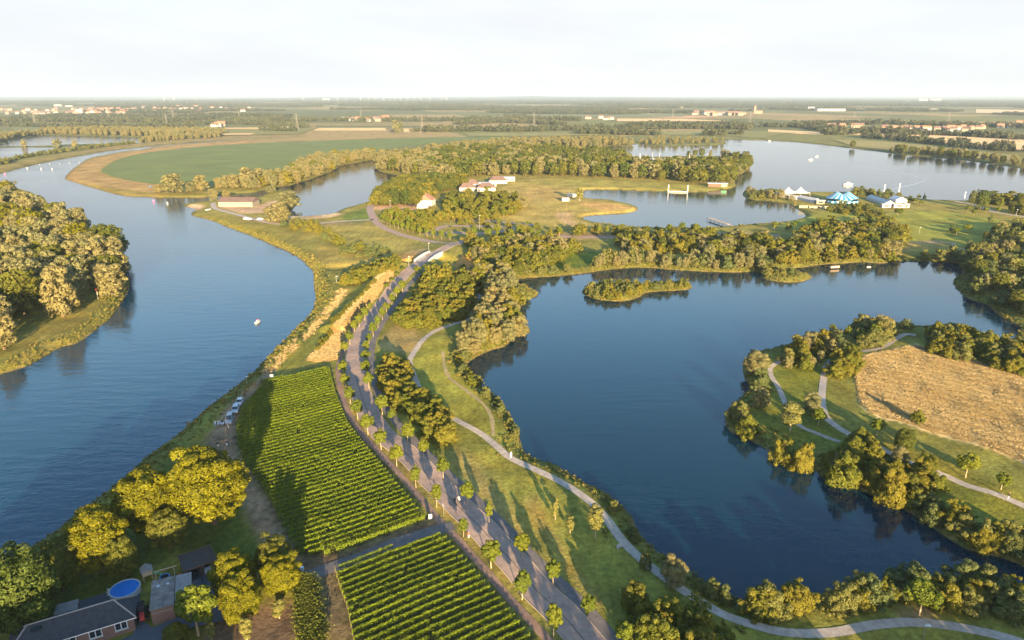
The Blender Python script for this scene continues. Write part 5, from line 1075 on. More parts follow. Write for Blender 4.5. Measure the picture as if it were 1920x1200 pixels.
for i, (px_, py_) in enumerate(((203.5,1114),(204,1119))):
    x, y = P(px_, py_); o = thing('garden_chair', (x, y, hz(x,y)+.06), 0, ['white garden chair at the pool edge of the terrace','white garden chair nearer the bungalow roof'][i], 'chair')
    MB().box((0,0,.42), (.5,.5,.05)).build('seat', 'white_paint', o); MB().box((0,.24,.7), (.5,.05,.5)).build('backrest', 'white_paint', o)
    for sx in (-.21,.21):
        for sy in (-.21,.21): MB().box((sx,sy,.2), (.05,.05,.4)).build('leg', 'white_paint', o)
# hedge right of the garden
hl = resample(W([(572,1098),(576,1130),(582,1170),(588,1230)], G, 3, False), .5); rng = np.random.default_rng(5); n = 20000
k = rng.integers(0, len(hl), n); pp = np.column_stack([hl[k] + rng.normal(size=(n,2))*[.95,.4], rng.random(n)**.6*2.6]); nn_ = unit(n, rng) + [0,-.2,.5]; nn_ /= np.linalg.norm(nn_, axis=1)[:,None]
t1 = np.cross(nn_, unit(n, rng)); t1 /= np.linalg.norm(t1, axis=1)[:,None]; t2 = np.cross(nn_, t1); Vh = np.stack([pp-t1*.2, pp+t2*.14, pp+t1*.2, pp-t2*.14], 1).reshape(-1,3); Vh[:,2] += G
o = tag(link('hedge', mesh_np('hedge', Vh, np.arange(n*4).reshape(n,4), ['leaf_broad'], rng.random(n))), 'tall leafy hedge between garden soil and grass strip', 'hedge')

# ------------------------------------------------------------------ bridge
mat('bridge_white', (.40,.40,.42), .6, noise=.06)
rs = resample(ROAD, .5); i0 = int(np.argmin(np.hypot(*(rs-np.array(P(792,500))).T))); i1 = int(np.argmin(np.hypot(*(rs-np.array(P(819,481))).T)))
bl = rs[i0:i1]; dvec = np.gradient(bl, axis=0); dvec /= np.linalg.norm(dvec, axis=1)[:,None]; nvec = np.stack([-dvec[:,1], dvec[:,0]], 1); zb = height(bl[:,0], bl[:,1], False)
br = thing('bridge', (0,0,0), 0, 'white concrete road bridge over the ditch', 'bridge')
tt = np.linspace(0, 1, len(bl)); arch = .5*np.sin(np.pi*tt)
for s_ in (-1, 1):
    c = bl + nvec*s_*3.75; rings = []
    for q, z, e, nv in zip(c, zb, arch, nvec): rings.append([(q[0]-nv[0]*.18,q[1]-nv[1]*.18,z-1.6),(q[0]+nv[0]*.18,q[1]+nv[1]*.18,z-1.6),(q[0]+nv[0]*.18,q[1]+nv[1]*.18,z+.75+e),(q[0]-nv[0]*.18,q[1]-nv[1]*.18,z+.75+e)])
    pw = MB().loft(rings).build('parapet', 'bridge_white', br)
    rings = [[(q[0]-nv[0]*.26,q[1]-nv[1]*.26,z+.75+e),(q[0]+nv[0]*.26,q[1]+nv[1]*.26,z+.75+e),(q[0]+nv[0]*.26,q[1]+nv[1]*.26,z+.87+e),(q[0]-nv[0]*.26,q[1]-nv[1]*.26,z+.87+e)] for q, z, e, nv in zip(c, zb, arch, nvec)]
    MB().loft(rings).build('coping', 'bridge_white', pw)
rings = [[(q[0]-nv[0]*3.55,q[1]-nv[1]*3.55,z-.7),(q[0]+nv[0]*3.55,q[1]+nv[1]*3.55,z-.7),(q[0]+nv[0]*3.55,q[1]+nv[1]*3.55,z+.03),(q[0]-nv[0]*3.55,q[1]-nv[1]*3.55,z+.03)] for q, z, nv in zip(bl, zb, nvec)]
MB().loft(rings).build('deck', 'concrete', br)

# ------------------------------------------------------------------ people
def skin_person(name, joints, edges, radii, cols, loc, rz, label, scale=1.0, group=None):
    me = bpy.data.meshes.new(name); me.from_pydata(joints, edges, []); o = bpy.data.objects.new(name, me); COL.objects.link(o)
    md = o.modifiers.new('skin', 'SKIN'); sv_ = me.skin_vertices[0].data
    for i, r_ in enumerate(radii): sv_[i].radius = (r_, r_); sv_[i].use_root = (i == 0)
    o.modifiers.new('sub', 'SUBSURF').levels = 1
    dg = bpy.context.evaluated_depsgraph_get(); m2 = bpy.data.meshes.new_from_object(o.evaluated_get(dg)); bpy.data.objects.remove(o)
    for c in cols: m2.materials.append(MATS[c])
    for p in m2.polygons:
        z = p.center.z; p.material_index = 0 if z < .88 else (1 if z < 1.46 and abs(p.center.x) < .34 else 2)
        if z > 1.62 and p.center.y > -.03: p.material_index = 3
    o = link(name, m2, None, loc, rz, (scale,)*3); return tag(o, label, 'person', group)
mat('skin', (.50,.30,.21), .6); mat('hair', (.06,.04,.03), .7)
for nm, rgb in (('cloth_dark',(.02,.022,.03)),('cloth_navy',(.03,.045,.10)),('cloth_white',(.7,.7,.7)),('cloth_grey',(.3,.31,.33)),('cloth_pale',(.5,.55,.62)),('cloth_red',(.5,.06,.05)),('cloth_tan',(.4,.28,.18))): mat(nm, rgb, .85)
SJ = [(0,0,.95),(0,0,1.18),(0,0,1.42),(0,0,1.52),(0,-.01,1.66),(0,-.01,1.74),(.20,0,1.40),(.26,.02,1.14),(.27,-.05,.88),(.27,-.07,.80),(-.20,0,1.40),(-.26,.02,1.14),(-.27,-.05,.88),(-.27,-.07,.80),(.10,0,.90),(.11,-.03,.50),(.11,.02,.09),(.12,-.12,.04),(-.10,0,.90),(-.11,.05,.50),(-.11,.14,.10),(-.12,.02,.04)]
SE = [(0,1),(1,2),(2,3),(3,4),(4,5),(2,6),(6,7),(7,8),(8,9),(2,10),(10,11),(11,12),(12,13),(0,14),(14,15),(15,16),(16,17),(0,18),(18,19),(19,20),(20,21)]
SR = [.14,.13,.15,.06,.10,.09,.07,.05,.038,.035,.07,.05,.038,.035,.10,.07,.045,.04,.10,.07,.045,.04]
SIT = [(0,0,.50),(0,.02,.75),(0,0,1.0),(0,0,1.08),(0,-.02,1.22),(0,-.02,1.30),(.20,0,.97),(.26,-.05,.73),(.2,-.28,.62),(.18,-.34,.62),(-.20,0,.97),(-.26,-.05,.73),(-.2,-.28,.62),(-.18,-.34,.62),(.11,-.05,.50),(.13,-.42,.50),(.13,-.45,.10),(.13,-.58,.04),(-.11,-.05,.50),(-.13,-.42,.50),(-.13,-.45,.10),(-.13,-.58,.04)]
def person(px_, py_, top, legs, label, rz=0, sit=False, group=None, hair='hair', dz=0, scale=1.0):
    x, y = P(px_, py_); J = SIT if sit else SJ
    o = skin_person('person', J, SE, SR, [legs, top, 'skin', hair], (x, y, hz(x, y, False)+dz), rz, label, scale, group)
    if sit:
        for p in o.data.polygons: z = p.center.z; p.material_index = 0 if z < .6 else (1 if z < 1.03 else (3 if z > 1.2 and p.center.y > -.03 else 2))
    return o
person(409,838,'cloth_dark','cloth_grey','walker in dark jacket on the dirt track, left of two',.3)
person(425.5,836,'cloth_navy','cloth_pale','walker in dark top and pale trousers, right of two on the dirt track',-.2)
person(958,858,'cloth_white','cloth_white','walker dressed in white on the gravel lake path',.8)
person(1890,937,'cloth_dark','cloth_pale','walker on the gravel path at the right edge',1.2)
person(428.5,805,'cloth_tan','cloth_white','person standing just in front of the silver van',0)
for i, (a_, b_, c_) in enumerate(((404,797,'cloth_white'),(410,796,'cloth_white'),(414,797,'cloth_pale'),(417,794,'cloth_navy'),(420,799,'cloth_white'),(424,794,'cloth_pale'))):
    o = person(a_, b_, c_, 'cloth_navy' if i % 2 else 'cloth_pale', '%s person from left sitting in the picnic circle by the silver van' % ordn[i], 1.1*i, True, 'people at the picnic')
x, y = P(413,798); o = thing('picnic_table', (x, y, hz(x,y)), .3, 'low folding picnic table among the sitting people', 'table')
MB().box((0,0,.55), (1.4,.7,.05)).build('tabletop', 'white_paint', o)
for sx in (-.6,.6):
    for sy in (-.28,.28): MB().box((sx,sy,.27), (.05,.05,.54)).build('leg', 'steel', o)
for i, (a_, b_) in enumerate(((404,797),(410,796),(414,797),(417,794),(420,799),(424,794))):
    x, y = P(a_, b_); o = thing('camping_chair', (x, y, hz(x,y)), 1.1*i, '%s camping chair from left in the picnic circle' % ordn[i], 'chair', 'camping chairs at the picnic')
    MB().box((0,0,.37), (.5,.46,.04)).build('seat', 'cloth_navy', o); MB().box((0,.24,.62), (.5,.04,.46)).build('backrest', 'cloth_navy', o)
    for sx in (-.22,.22):
        for sy in (-.2,.2): MB().box((sx,sy,.18), (.03,.03,.36)).build('leg', 'steel', o)
# cyclists
rdv = np.array(P(806,893)) - np.array(P(858,945)); rang = math.atan2(rdv[1], rdv[0])
for i, (a_, b_, top, lb) in enumerate(((853,944,'cloth_dark','cyclist in dark jersey on the road, left of the pair'),(861,943,'cloth_white','cyclist in white jersey on the road, right of the pair'))):
    x, y = P(a_, b_); z = hz(x,y,False)+.09
    bk = thing('bicycle', (x, y, z), rang, ['bicycle under the dark-jersey cyclist','bicycle under the white-jersey cyclist'][i], 'bicycle')
    for sx in (-.52,.52):
        pts_ = [(sx+.34*math.cos(q), 0, .35+.34*math.sin(q)) for q in np.linspace(0, 6.283, 21)]; MB().tube(pts_, .022, 5, False).build('wheel', 'rubber', bk)
    MB().tube([(-.52,0,.35),(-.12,0,.32),(-.2,0,.85)], .022, 5).tube([(-.52,0,.35),(-.18,0,.8),(.35,0,.85)], .02, 5).tube([(-.12,0,.32),(.36,0,.78)], .024, 5).tube([(.52,0,.35),(.34,0,.95)], .022, 5).build('frame', 'car_dark', bk)
    MB().box((-.22,0,.93), (.26,.14,.05)).build('saddle', 'rubber', bk); MB().tube([(.36,-.22,.98),(.36,.22,.98)], .018, 5).build('handlebar', 'rubber', bk)
    CJ = [(0,.2,.98),(0,.08,1.2),(0,-.12,1.40),(0,-.2,1.46),(0,-.27,1.55),(0,-.28,1.62),(.19,-.1,1.38),(.22,-.26,1.18),(.2,-.4,1.02),(.2,-.44,1.0),(-.19,-.1,1.38),(-.22,-.26,1.18),(-.2,-.4,1.02),(-.2,-.44,1.0),(.1,.18,.95),(.11,-.1,.66),(.11,.1,.28),(.11,-.02,.22),(-.1,.18,.95),(-.11,-.18,.78),(-.11,0,.42),(-.11,-.12,.38)]
    skin_person('person', CJ, SE, SR, ['cloth_dark', top, 'skin', 'cloth_white' if i else 'cloth_dark'], (x, y, z), rang+math.pi/2, lb)
# small child in red by the road tree
person(879,1008,'cloth_red','cloth_white','small figure in red beside the street tree at the junction',.5,scale=.8)
# ------------------------------------------------------------------ signs, lamps, posts
mat('sign_yellow', (.8,.5,.05), .5)
def board(px_, py_, label, w_=1.3, h_=1.5, rz=0):
    x, y = P(px_, py_); o = thing('sign_board', (x, y, hz(x,y)), rz, label, 'sign')
    for s_ in (-w_*.42, w_*.42): MB().box((s_,.06,h_*.6), (.08,.08,h_*1.2)).build('post', 'post_wood', o)
    MB().box((0,0,h_*.75), (w_,.06,h_)).build('panel', 'white_paint', o)
board(807,974,'white vineyard board at the corner by the paved track',.7,1.2,.3); board(510,712,'white vineyard board at the top corner of the vines',.9,1.5,.2)
x, y = P(567,1074); o = thing('bin', (x, y, hz(x,y)), 0, 'small white bin at the end of the paved track', 'bin'); MB().box((0,0,.5), (.5,.5,.9), taper=1.1).build('body', 'white_paint', o); MB().box((0,0,1.0), (.6,.6,.08)).build('lid', 'steel', o)
x, y = P(832,965); o = thing('street_sign', (x, y, hz(x,y)), rang, 'white direction sign on a pole at the junction', 'sign'); MB().tube([(0,0,0),(0,0,2.6)], .05, 6).build('pole', 'steel', o); MB().box((.25,0,2.5), (.9,.05,.25)).build('panel', 'white_paint', o)
x, y = P(1162,1028); o = thing('bench', (x, y, hz(x,y)), .6, 'pale bench on the meadow beside the gravel path', 'bench')
MB().box((0,0,.45), (1.5,.45,.08)).build('seat', 'concrete', o); MB().box((0,.22,.75), (1.5,.06,.4)).build('backrest', 'concrete', o)
for s_ in (-.6,.6): MB().box((s_,0,.2), (.08,.4,.42)).build('leg', 'concrete', o)
x, y = P(822,760); o = thing('bollard', (x, y, hz(x,y)), 0, 'small white marker post on the meadow beside the gravel path', 'post'); MB().box((0,0,.55), (.14,.14,1.1), taper=.9).build('post', 'white_paint', o); MB().box((0,0,1.13), (.16,.16,.06)).build('cap', 'steel', o)
def lamp(px_, py_, yt, label, group=None, arm=True):
    X, Y = P(px_, py_); z = hz(X, Y, False); v_ = 600-yt; fw = F*math.cos(PITCH)+v_*math.sin(PITCH); dn = F*math.sin(PITCH)-v_*math.cos(PITCH); H = CAMH - Y*dn/fw - z
    o = thing('street_lamp', (X, Y, z), 0, label, 'lamp', group); r_ = .06 if Y < 250 else .08
    MB().tube([(0,0,0),(0,0,H)], [r_*1.3, r_], 8).build('pole', 'steel', o)
    hd_ = MB().box((.3 if arm else 0,0,H+.03), (.9,.3,.14)).build('lamp_head', 'white_paint', o); MB().box((.35 if arm else 0,0,H-.05), (.5,.22,.05)).build('lens', 'lamp_glass', hd_)
lamp(1731,1195,1173,'low path lamp at the bottom right beside the gravel path'); lamp(767,508,481,'tall lamp on the near side of the bridge'); lamp(804,479,456,'tall lamp on the far side of the bridge')
lamp(899,432,404,'tall floodlight mast on the parking loop'); lamp(732,393,376,'thin mast at the white house drive'); lamp(631,531,518,'short post on the river bank'); lamp(463,719,706,'short white post on the bank above the parked cars')
lamp(1723,438,426,'lamp in the far right meadow'); lamp(1905,405,393,'pole on the beach lane at the right edge')
x, y = P(184,560); o = thing('navigation_mark', (x, y, hz(x,y)), 0, 'white river mark on the wooded point', 'river mark'); MB().tube([(0,0,0),(0,0,4.2)], .09, 6).build('pole', 'white_paint', o); MB().box((0,0,4.0), (.7,.08,.9)).build('panel', 'red_plastic', o)
for i, (px_, py_, hh) in enumerate(((1657,362,16),(1684,366,22),(1807,377,17),(1862,372,12))):
    x, y = P(px_, py_); o = thing('mast', (x, y, G), 0, ['left white mast beside the grey pavilions','right white mast beside the grey pavilions','white mast on the far beach','short white mast at the far jetty'][i], 'mast')
    H = hh*depth(x,y)/F; MB().tube([(0,0,0),(0,0,H)], [.5,.3], 8).build('pole', 'white_paint', o); MB().box((0,0,H*.97), (.9,.9,.5)).build('cap', 'white_paint', o)

# ------------------------------------------------------------------ middle distance buildings
mat('wall_white', (.36,.345,.33), .8, noise=.05); mat('roof_red', (.24,.125,.085), .85, noise=.2, nscale=.5); mat('roof_brown', (.125,.085,.075), .85, noise=.2, nscale=.5); mat('wall_cream', (.21,.195,.16), .85, noise=.08); mat('tent_white', (.42,.42,.42), .7); mat('tent_blue', (.02,.15,.32), .6); mat('tent_pale', (.20,.31,.40), .6); mat('metal_roof', (.42,.46,.50), .5)
def gable(name, px_, py_, L, D, he, hr, rz, wallm, roofm, label, cat='house', wins=2, hip=0.0, group=None, xy=None):
    x, y = xy if xy is not None else P(px_, py_); o = thing(name, (x, y, G), rz, label, cat, group); hx, hy = L/2, D/2
    MB().add([(-hx,-hy,0),(hx,-hy,0),(hx,hy,0),(-hx,hy,0),(-hx,-hy,he),(hx,-hy,he),(hx,hy,he),(-hx,hy,he)] + ([(-hx,0,hr-.1),(hx,0,hr-.1)] if not hip else []), [(0,1,5,4),(2,3,7,6)] + ([(1,2,6,9,5),(3,0,4,8,7)] if not hip else [(1,2,6,5),(3,0,4,7)])).build('wall', wallm, o)
    e = .35; k = hip*D/2
    MB().add([(-hx-e,-hy-e,he-.1),(hx+e,-hy-e,he-.1),(hx+e,hy+e,he-.1),(-hx-e,hy+e,he-.1),(-hx-e*(not hip)+k,0,hr),(hx+e*(not hip)-k,0,hr)], [(0,1,5,4),(2,3,4,5),(1,2,5),(3,0,4),(0,3,2,1)]).build('roof', roofm, o)
    for i in range(wins):
        wx = -hx + L*(i+.5)/wins; f_ = MB().box((wx,-hy-.02,he*.55), (1.1,.08,1.2)).build('window', 'white_frame', o); MB().box((wx,-hy-.06,he*.55), (.9,.04,1.0)).build('pane', 'glass', f_)
    return o
o = gable('house', 800, 384, 9, 12, 4.5, 8.5, 1.35, 'wall_white', 'roof_red', 'white house with red roof above the bay', wins=3)
for sx, sz in ((-1.8,2.2),(1.8,2.2),(0,5.4)):
    f_ = MB().box((-4.52,sx,sz), (.08,1.2,1.2)).build('window', 'white_frame', o); MB().box((-4.57,sx,sz), (.04,.9,.9)).build('pane', 'glass', f_)
MB().box((2,1,8.4), (.8,.8,1.6)).build('chimney', 'brick', o)
for i, (px_, py_, L, D, lb) in enumerate(((876,357,15,11,'brown hipped pavilion nearest the white house'),(911,357,17,12,'brown hipped pavilion in the middle of the group'),(933,343,18,13,'brown hipped pavilion farthest right of the group'),(886,350,12,10,'brown hipped pavilion at the back of the group'))):
    gable('pavilion', px_, py_, L, D, 3.2, 7, .1, 'wall_white', 'roof_brown', lb, 'pavilion', 4, hip=.7)
x, y = P(905,349); o = thing('flat_hall', (x, y, G), .1, 'white flat-roofed link between the brown pavilions', 'hall'); MB().box((0,0,1.7), (26,7,3.4)).build('wall', 'wall_white', o); MB().box((0,0,3.5), (26.6,7.6,.25)).build('roof', 'metal_roof', o)
for k in range(8): MB().box((-11+3.1*k,-3.53,1.7), (1.6,.06,1.6)).build('window', 'glass', o)
x, y = P(945,339); o = thing('flat_hall', (x, y, G), .05, 'long white hall right of the brown pavilions', 'hall'); MB().box((0,0,2), (22,9,4)).build('wall', 'wall_white', o); MB().box((0,0,4.1), (22.6,9.6,.25)).build('roof', 'wall_white', o)
for k in range(5): MB().box((-8+4*k,-4.53,2), (1.8,.06,1.4)).build('window', 'glass', o)
o = gable('long_shed', 449, 385, 27, 15, 3.8, 6.5, -.02, 'wall_cream', 'roof_brown', 'long cream shed with brown ribbed roof by the river inlet', 'shed', 0)
for k in (-.25, .25): MB().box((0, -7.8*abs(k)*2*.55, 5.15), (24,.5,.12)).build('roof_light', 'metal_roof', o)
x, y = P(1345,350); o = thing('boathouse', (x, y, G), -.2, 'low dark boathouse at the wood edge by the bathing lake', 'boathouse'); MB().box((0,0,1.6), (18,7,3.2)).build('wall', 'wood_dark', o); MB().box((0,0,3.3), (19,8,.25)).build('roof', 'metal_roof', o); MB().box((6,-3.6,1.5), (5,.15,2.4)).build('door', 'green_plastic', o)
x, y = P(1060,377); o = thing('kiosk', (x, y, G), .1, 'small white kiosk on the dry meadow', 'kiosk'); MB().box((0,0,1.4), (6,3,2.8)).build('wall', 'wall_white', o); MB().box((0,0,2.9), (6.6,3.6,.2)).build('roof', 'wall_cream', o)
x, y = P(1072,369); o = thing('kiosk', (x, y, G), -.6, 'low pale beach hut by the slim tree', 'kiosk'); MB().box((0,0,1.2), (8,3,2.4)).build('wall', 'wall_white', o); MB().box((0,0,2.5), (8.6,3.6,.2)).build('roof', 'metal_roof', o)
# white frame standing in the bathing lake
x0, y0 = P(1253,360,.1); x1, y1 = P(1289,361,.1); o = thing('water_gate', ((x0+x1)/2,(y0+y1)/2,.1), math.atan2(y1-y0,x1-x0), 'white frame of two posts and a beam in the bathing lake', 'frame'); Lg = math.hypot(x1-x0,y1-y0)
for s_ in (-1,1): MB().box((s_*Lg/2,0,3.2), (.7,.7,7.0)).build('post', 'white_paint', o)
MB().box((0,0,.6), (Lg,.5,.7)).build('beam', 'white_paint', o); MB().box((0,0,1.1), (Lg*.5,.9,.3)).build('platform', 'wood_light', o)
# jetty
p0, p1 = np.array(P(1328,411,.6)), np.array(P(1368,424,.6)); c = (p0+p1)/2; Lj = np.linalg.norm(p1-p0); o = thing('jetty', (c[0],c[1],.1), math.atan2(*(p1-p0)[::-1]), 'straight wooden jetty reaching into the bathing lake', 'jetty')
for k in range(int(Lj/1.5)): MB().box((-Lj/2+1.5*k+.75,0,1.5), (1.45,2.6,.14)).build('plank', 'wood_light', o)
for k in range(6):
    for s_ in (-1,1): MB().tube([(-Lj/2+.4+k*(Lj-.8)/5,s_*1.2,-1),(-Lj/2+.4+k*(Lj-.8)/5,s_*1.2,1.45)], .16, 6).build('pile', 'wood_dark', o)
for s_ in (-1,1): MB().tube([(-Lj/2,s_*1.25,2.5),(Lj/2,s_*1.25,2.5)], .07, 5).build('handrail', 'white_paint', o)
x, y = P(1563,498); o = thing('fishing_platform', (x, y, .1), .2, 'small wooden platform on the north lake shore', 'platform'); MB().box((0,0,.6), (5,3,.2)).build('deck', 'wood_light', o); MB().box((0,-1.4,1.1), (5,.1,.9)).build('screen', 'wood_light', o)
for sx in (-2.2,2.2):
    for sy in (-1.3,1.3): MB().tube([(sx,sy,-1),(sx,sy,.55)], .12, 6).build('pile', 'wood_dark', o)
# striped big top
x, y = P(1578,379); bt = thing('circus_tent', (x, y, G), .1, 'big blue and white striped festival tent', 'tent')
A, B = 13.5, 9.5; N = 36; peaks = [(-4.8,0),(4.8,0)]
def canopy(px__, py__):
    e = math.hypot(px__/A, py__/B); h = 1.8 + 3.2*(1-e)
    for qx, qy in peaks: h = max(h, 6.4*max(0, 1 - math.hypot(px__-qx, py__-qy)/12)**1.15 + 1.9 + 1.0*(1-e))
    return h
for k in range(N):
    mb = MB(); rr = np.linspace(.02, 1, 9); rings = []
    a0, a1 = 2*math.pi*k/N, 2*math.pi*(k+1)/N
    vs = [(r_*A*math.cos(q), r_*B*math.sin(q), canopy(r_*A*math.cos(q), r_*B*math.sin(q))) for r_ in rr for q in (a0, a1)]
    mb.add(vs, [(2*i, 2*i+1, 2*i+3, 2*i+2) for i in range(8)]); mb.build('canvas_panel', 'tent_blue' if k % 2 else 'tent_pale', bt)
    a_ = (math.cos(a0)*A, math.sin(a0)*B); b_ = (math.cos(a1)*A, math.sin(a1)*B); MB().add([(*a_,0),(*b_,0),(*b_,1.85),(*a_,1.85)], [(0,1,2,3)]).build('side_panel', 'tent_pale' if k % 2 else 'tent_blue', bt)
for qx, qy in peaks: MB().tube([(qx,qy,0),(qx,qy,9)], .15, 6).build('king_pole', 'steel', bt)
# white marquee with two peaks, long marquees, pavilions at the beach
x, y = P(1488,366); o = thing('marquee', (x, y, G), .05, 'white stretch marquee with two peaks', 'marquee')
for i, cx in enumerate((-5.5, 5.5)):
    rings = []
    for r_, z in ((9,2.2),(6,3.0),(3.5,4.2),(1.6,5.6),(.2,7.0)): rings.append([(cx+r_*math.cos(q)*1.0, r_*.7*math.sin(q), z) for q in np.linspace(0, 6.283, 17)[:-1]])
    MB().loft(rings).build('canopy', 'tent_white', o)
for sx in (-13,-4,4,13): MB().tube([(sx,-4,0),(sx*.95,-3.4,3)], .12, 6).build('pole', 'white_paint', o)
def long_tent(pa_, pb_, wd_, hr, label, m_='tent_white', nseg=5):
    a = np.array(P(*pa_)); b = np.array(P(*pb_)); c = (a+b)/2; L = np.linalg.norm(b-a); o = thing('long_tent', (c[0],c[1],G), math.atan2(*(b-a)[::-1]), label, 'tent')
    for k in range(nseg):
        x0, x1 = -L/2+L*k/nseg+.1, -L/2+L*(k+1)/nseg-.1
        MB().add([(x0,-wd_/2,2.2),(x1,-wd_/2,2.2),(x1,0,hr),(x0,0,hr),(x1,wd_/2,2.2),(x0,wd_/2,2.2),(x0,-wd_/2,0),(x1,-wd_/2,0),(x1,wd_/2,0),(x0,wd_/2,0)], [(0,1,2,3),(3,2,4,5),(6,7,1,0),(8,9,5,4),(6,0,3,5,9),(7,8,4,2,1)]).build('tent_bay', m_, o)
long_tent((1500,374),(1532,381),6,3.8,'white long tent left of the striped tent','tent_white'); long_tent((1454,367),(1496,374),4,3.2,'low white canopy row behind the lake strip','tent_white',6)
long_tent((1632,374),(1668,386),7,4.2,'grey white arched tent right of the striped tent','tent_white',6); long_tent((1676,376),(1690,380),9,4.5,'grey tent beside the white masts','metal_roof',3)
for i, (px_, py_, L) in enumerate(((1684,389,9),(1660,389,7),(1537,382,7),(1697,389,5))):
    x, y = P(px_, py_); o = thing('festival_cabin', (x, y, G), .05, ['white festival cabin below the grey tent','small pale festival cabin beside the arched tent','cream festival cabin at the lake corner','narrow festival cabin by the beach meadow'][i], 'cabin'); MB().box((0,0,1.4), (L,3,2.8)).build('wall', 'wall_white' if i != 2 else 'wall_cream', o); MB().box((0,0,2.9), (L+.5,3.5,.2)).build('roof', 'tent_white', o); MB().box((0,-1.53,1.4), (L*.5,.06,1.2)).build('hatch', 'glass', o)
for i in range(4):
    x, y = P(1508+i*19, 390+i*.6); o = thing('fence_panel', (x, y, G), .02, '%s cream fence panel from left behind the lake corner' % ordn[i], 'fence', 'cream fence panels'); MB().box((0,0,1), (8.2,.12,2)).build('panel', 'wall_cream', o); MB().box((-4,0,1.05), (.2,.2,2.1)).build('post', 'wood_light', o)

# ------------------------------------------------------------------ boats and buoys
mat('boat_white', (.42,.42,.42), .3); mat('boat_blue', (.04,.08,.2), .4)
def hull(L, B, H): 
    R_ = []
    for f, k, zb in ((-.5,.8,.15),(-.2,1,0),(.15,.95,0),(.36,.6,.1),(.5,.04,.5)): R_.append([(f*L,-B/2*k,H),(f*L,-B/2*k*.7,H*zb),(f*L,B/2*k*.7,H*zb),(f*L,B/2*k,H)])
    return MB().loft(R_)
def boat(name, px_, py_, L, rz, label, group=None, mast=0, h=.1, cabin=True):
    x, y = P(px_, py_, h); o = thing(name, (x, y, h-.1), rz, label, 'boat', group); B = L*.32; H = L*.16+.2
    hull(L, B, H).build('hull', 'boat_white', o)
    if cabin: MB().box((-.05*L,0,H+.06*L), (L*.42,B*.62,.14*L), taper=.82).build('cabin', 'boat_white', o); MB().box((-.05*L,0,H+.07*L), (L*.40,B*.60,.05*L)).build('windows', 'glass', o)
    if mast: MB().tube([(.05*L,0,H),(.05*L,0,H+mast)], .12, 5).build('mast', 'white_paint', o)
    return o
boat('motorboat', 1590, 347, 10, 0.05, 'white motor yacht on the large lake'); boat('motorboat', 484, 605, 3.6, 1.4, 'small motorboat alone on the river'); 
x, y = P(484,605,.1); skin_person('person', SIT, SE, SR, ['cloth_dark','cloth_red','skin','hair'], (x-.1, y, .35), 2.9, 'person steering the small river motorboat')
boat('speedboat', 1520, 300, 6, 3.0, 'speedboat crossing the large lake'); boat('speedboat', 1531, 294, 6, .2, 'second speedboat behind on the large lake'); boat('speedboat', 1443, 264.5, 6, .2, 'tiny white boat by the far shore')
boat('rowing_boat', 312, 368, 6, .3, 'white boat moored under the field willows', cabin=False); boat('rowing_boat', 391, 394, 5, 1.0, 'white boat drawn up on the river bank near the shed', h=1.4, cabin=False)
boat('dinghy', 1629, 501, 2.2, 0, 'tiny white dinghy near the north shore', cabin=False)
rng = np.random.default_rng(3); mar = []
for i in range(46):
    row = i % 3; px_ = 1188 + (i//3)*11.5 + rng.uniform(-2,2); py_ = 299.5 + row*3.6 + (px_-1188)*.018 + rng.uniform(-.4,.4); mar.append((px_, py_, row))
mar.sort(key=lambda q: (q[2], q[0])); cnt = {}
for px_, py_, row in mar:
    cnt[row] = cnt.get(row, 0) + 1
    boat('moored_yacht', px_, py_, rng.uniform(7, 11), 1.57*(rng.random() < .5) + rng.normal()*.15 + .3, '%s white yacht from left in the %s row of the marina' % (words(cnt[row]), ['back','middle','front'][row]), 'yachts in the marina', mast=rng.choice([0, 0, 7, 9]))
for i in range(26):
    x, y = P(960 + i*5.4 + rng.uniform(-1.5,1.5) if i < 10 else rng.uniform(950,1000), 291.5 + rng.uniform(-.8,2.8)); o = thing('caravan', (x, y, G), rng.uniform(-.4,.4), '', 'caravan', 'caravans in the marina wood')
    o['label'] = '%s white caravan on the camp site in the marina wood' % words(i+1); MB().box((0,0,1.6), (7,2.4,2.3), taper=.94).build('body', 'boat_white', o); MB().box((0,-1.19,1.8), (5,.06,.7)).build('window', 'glass', o)
mat('buoy_pink', (.75,.15,.35), .4)
bl_ = resample(np.array([P(a, b, .1) for a, b in ((58,310),(75,308.5),(100,307),(125,306),(148,305.5))]), 8.0)
for i, (x, y) in enumerate(bl_):
    o = thing('buoy', (x, y, .1), 0, '%s white float from left in the line across the river' % words(i+1), 'buoy', 'floats of the river line')
    MB().loft([[(r_*math.cos(q), r_*math.sin(q), z) for q in np.linspace(0, 6.283, 9)[:-1]] for r_, z in ((.2,-.2),(.4,.1),(.38,.35),(.1,.5))]).build('float', 'white_paint', o)
for i, (px_, py_, m_, lb) in enumerate(((51,316,'white_paint','white buoy left of three below the float line'),(77,317,'white_paint','white buoy in the middle below the float line'),(98,317.5,'white_paint','white buoy right of three below the float line'),(9,326,'buoy_pink','pink buoy by the left bank of the river'),(288,378,'buoy_pink','pink buoy in the river bend'),(314,382,'white_paint','white buoy beside the river bend beach'))):
    x, y = P(px_, py_, .1); o = thing('buoy', (x, y, .1), 0, lb, 'buoy'); MB().loft([[(r_*math.cos(q), r_*math.sin(q), z) for q in np.linspace(0, 6.283, 11)[:-1]] for r_, z in ((.3,-.3),(.7,.2),(.6,.7),(.25,1.2),(.12,1.5))]).build('float', m_, o); MB().box((0,0,1.55), (.25,.25,.2)).build('top_mark', m_, o)

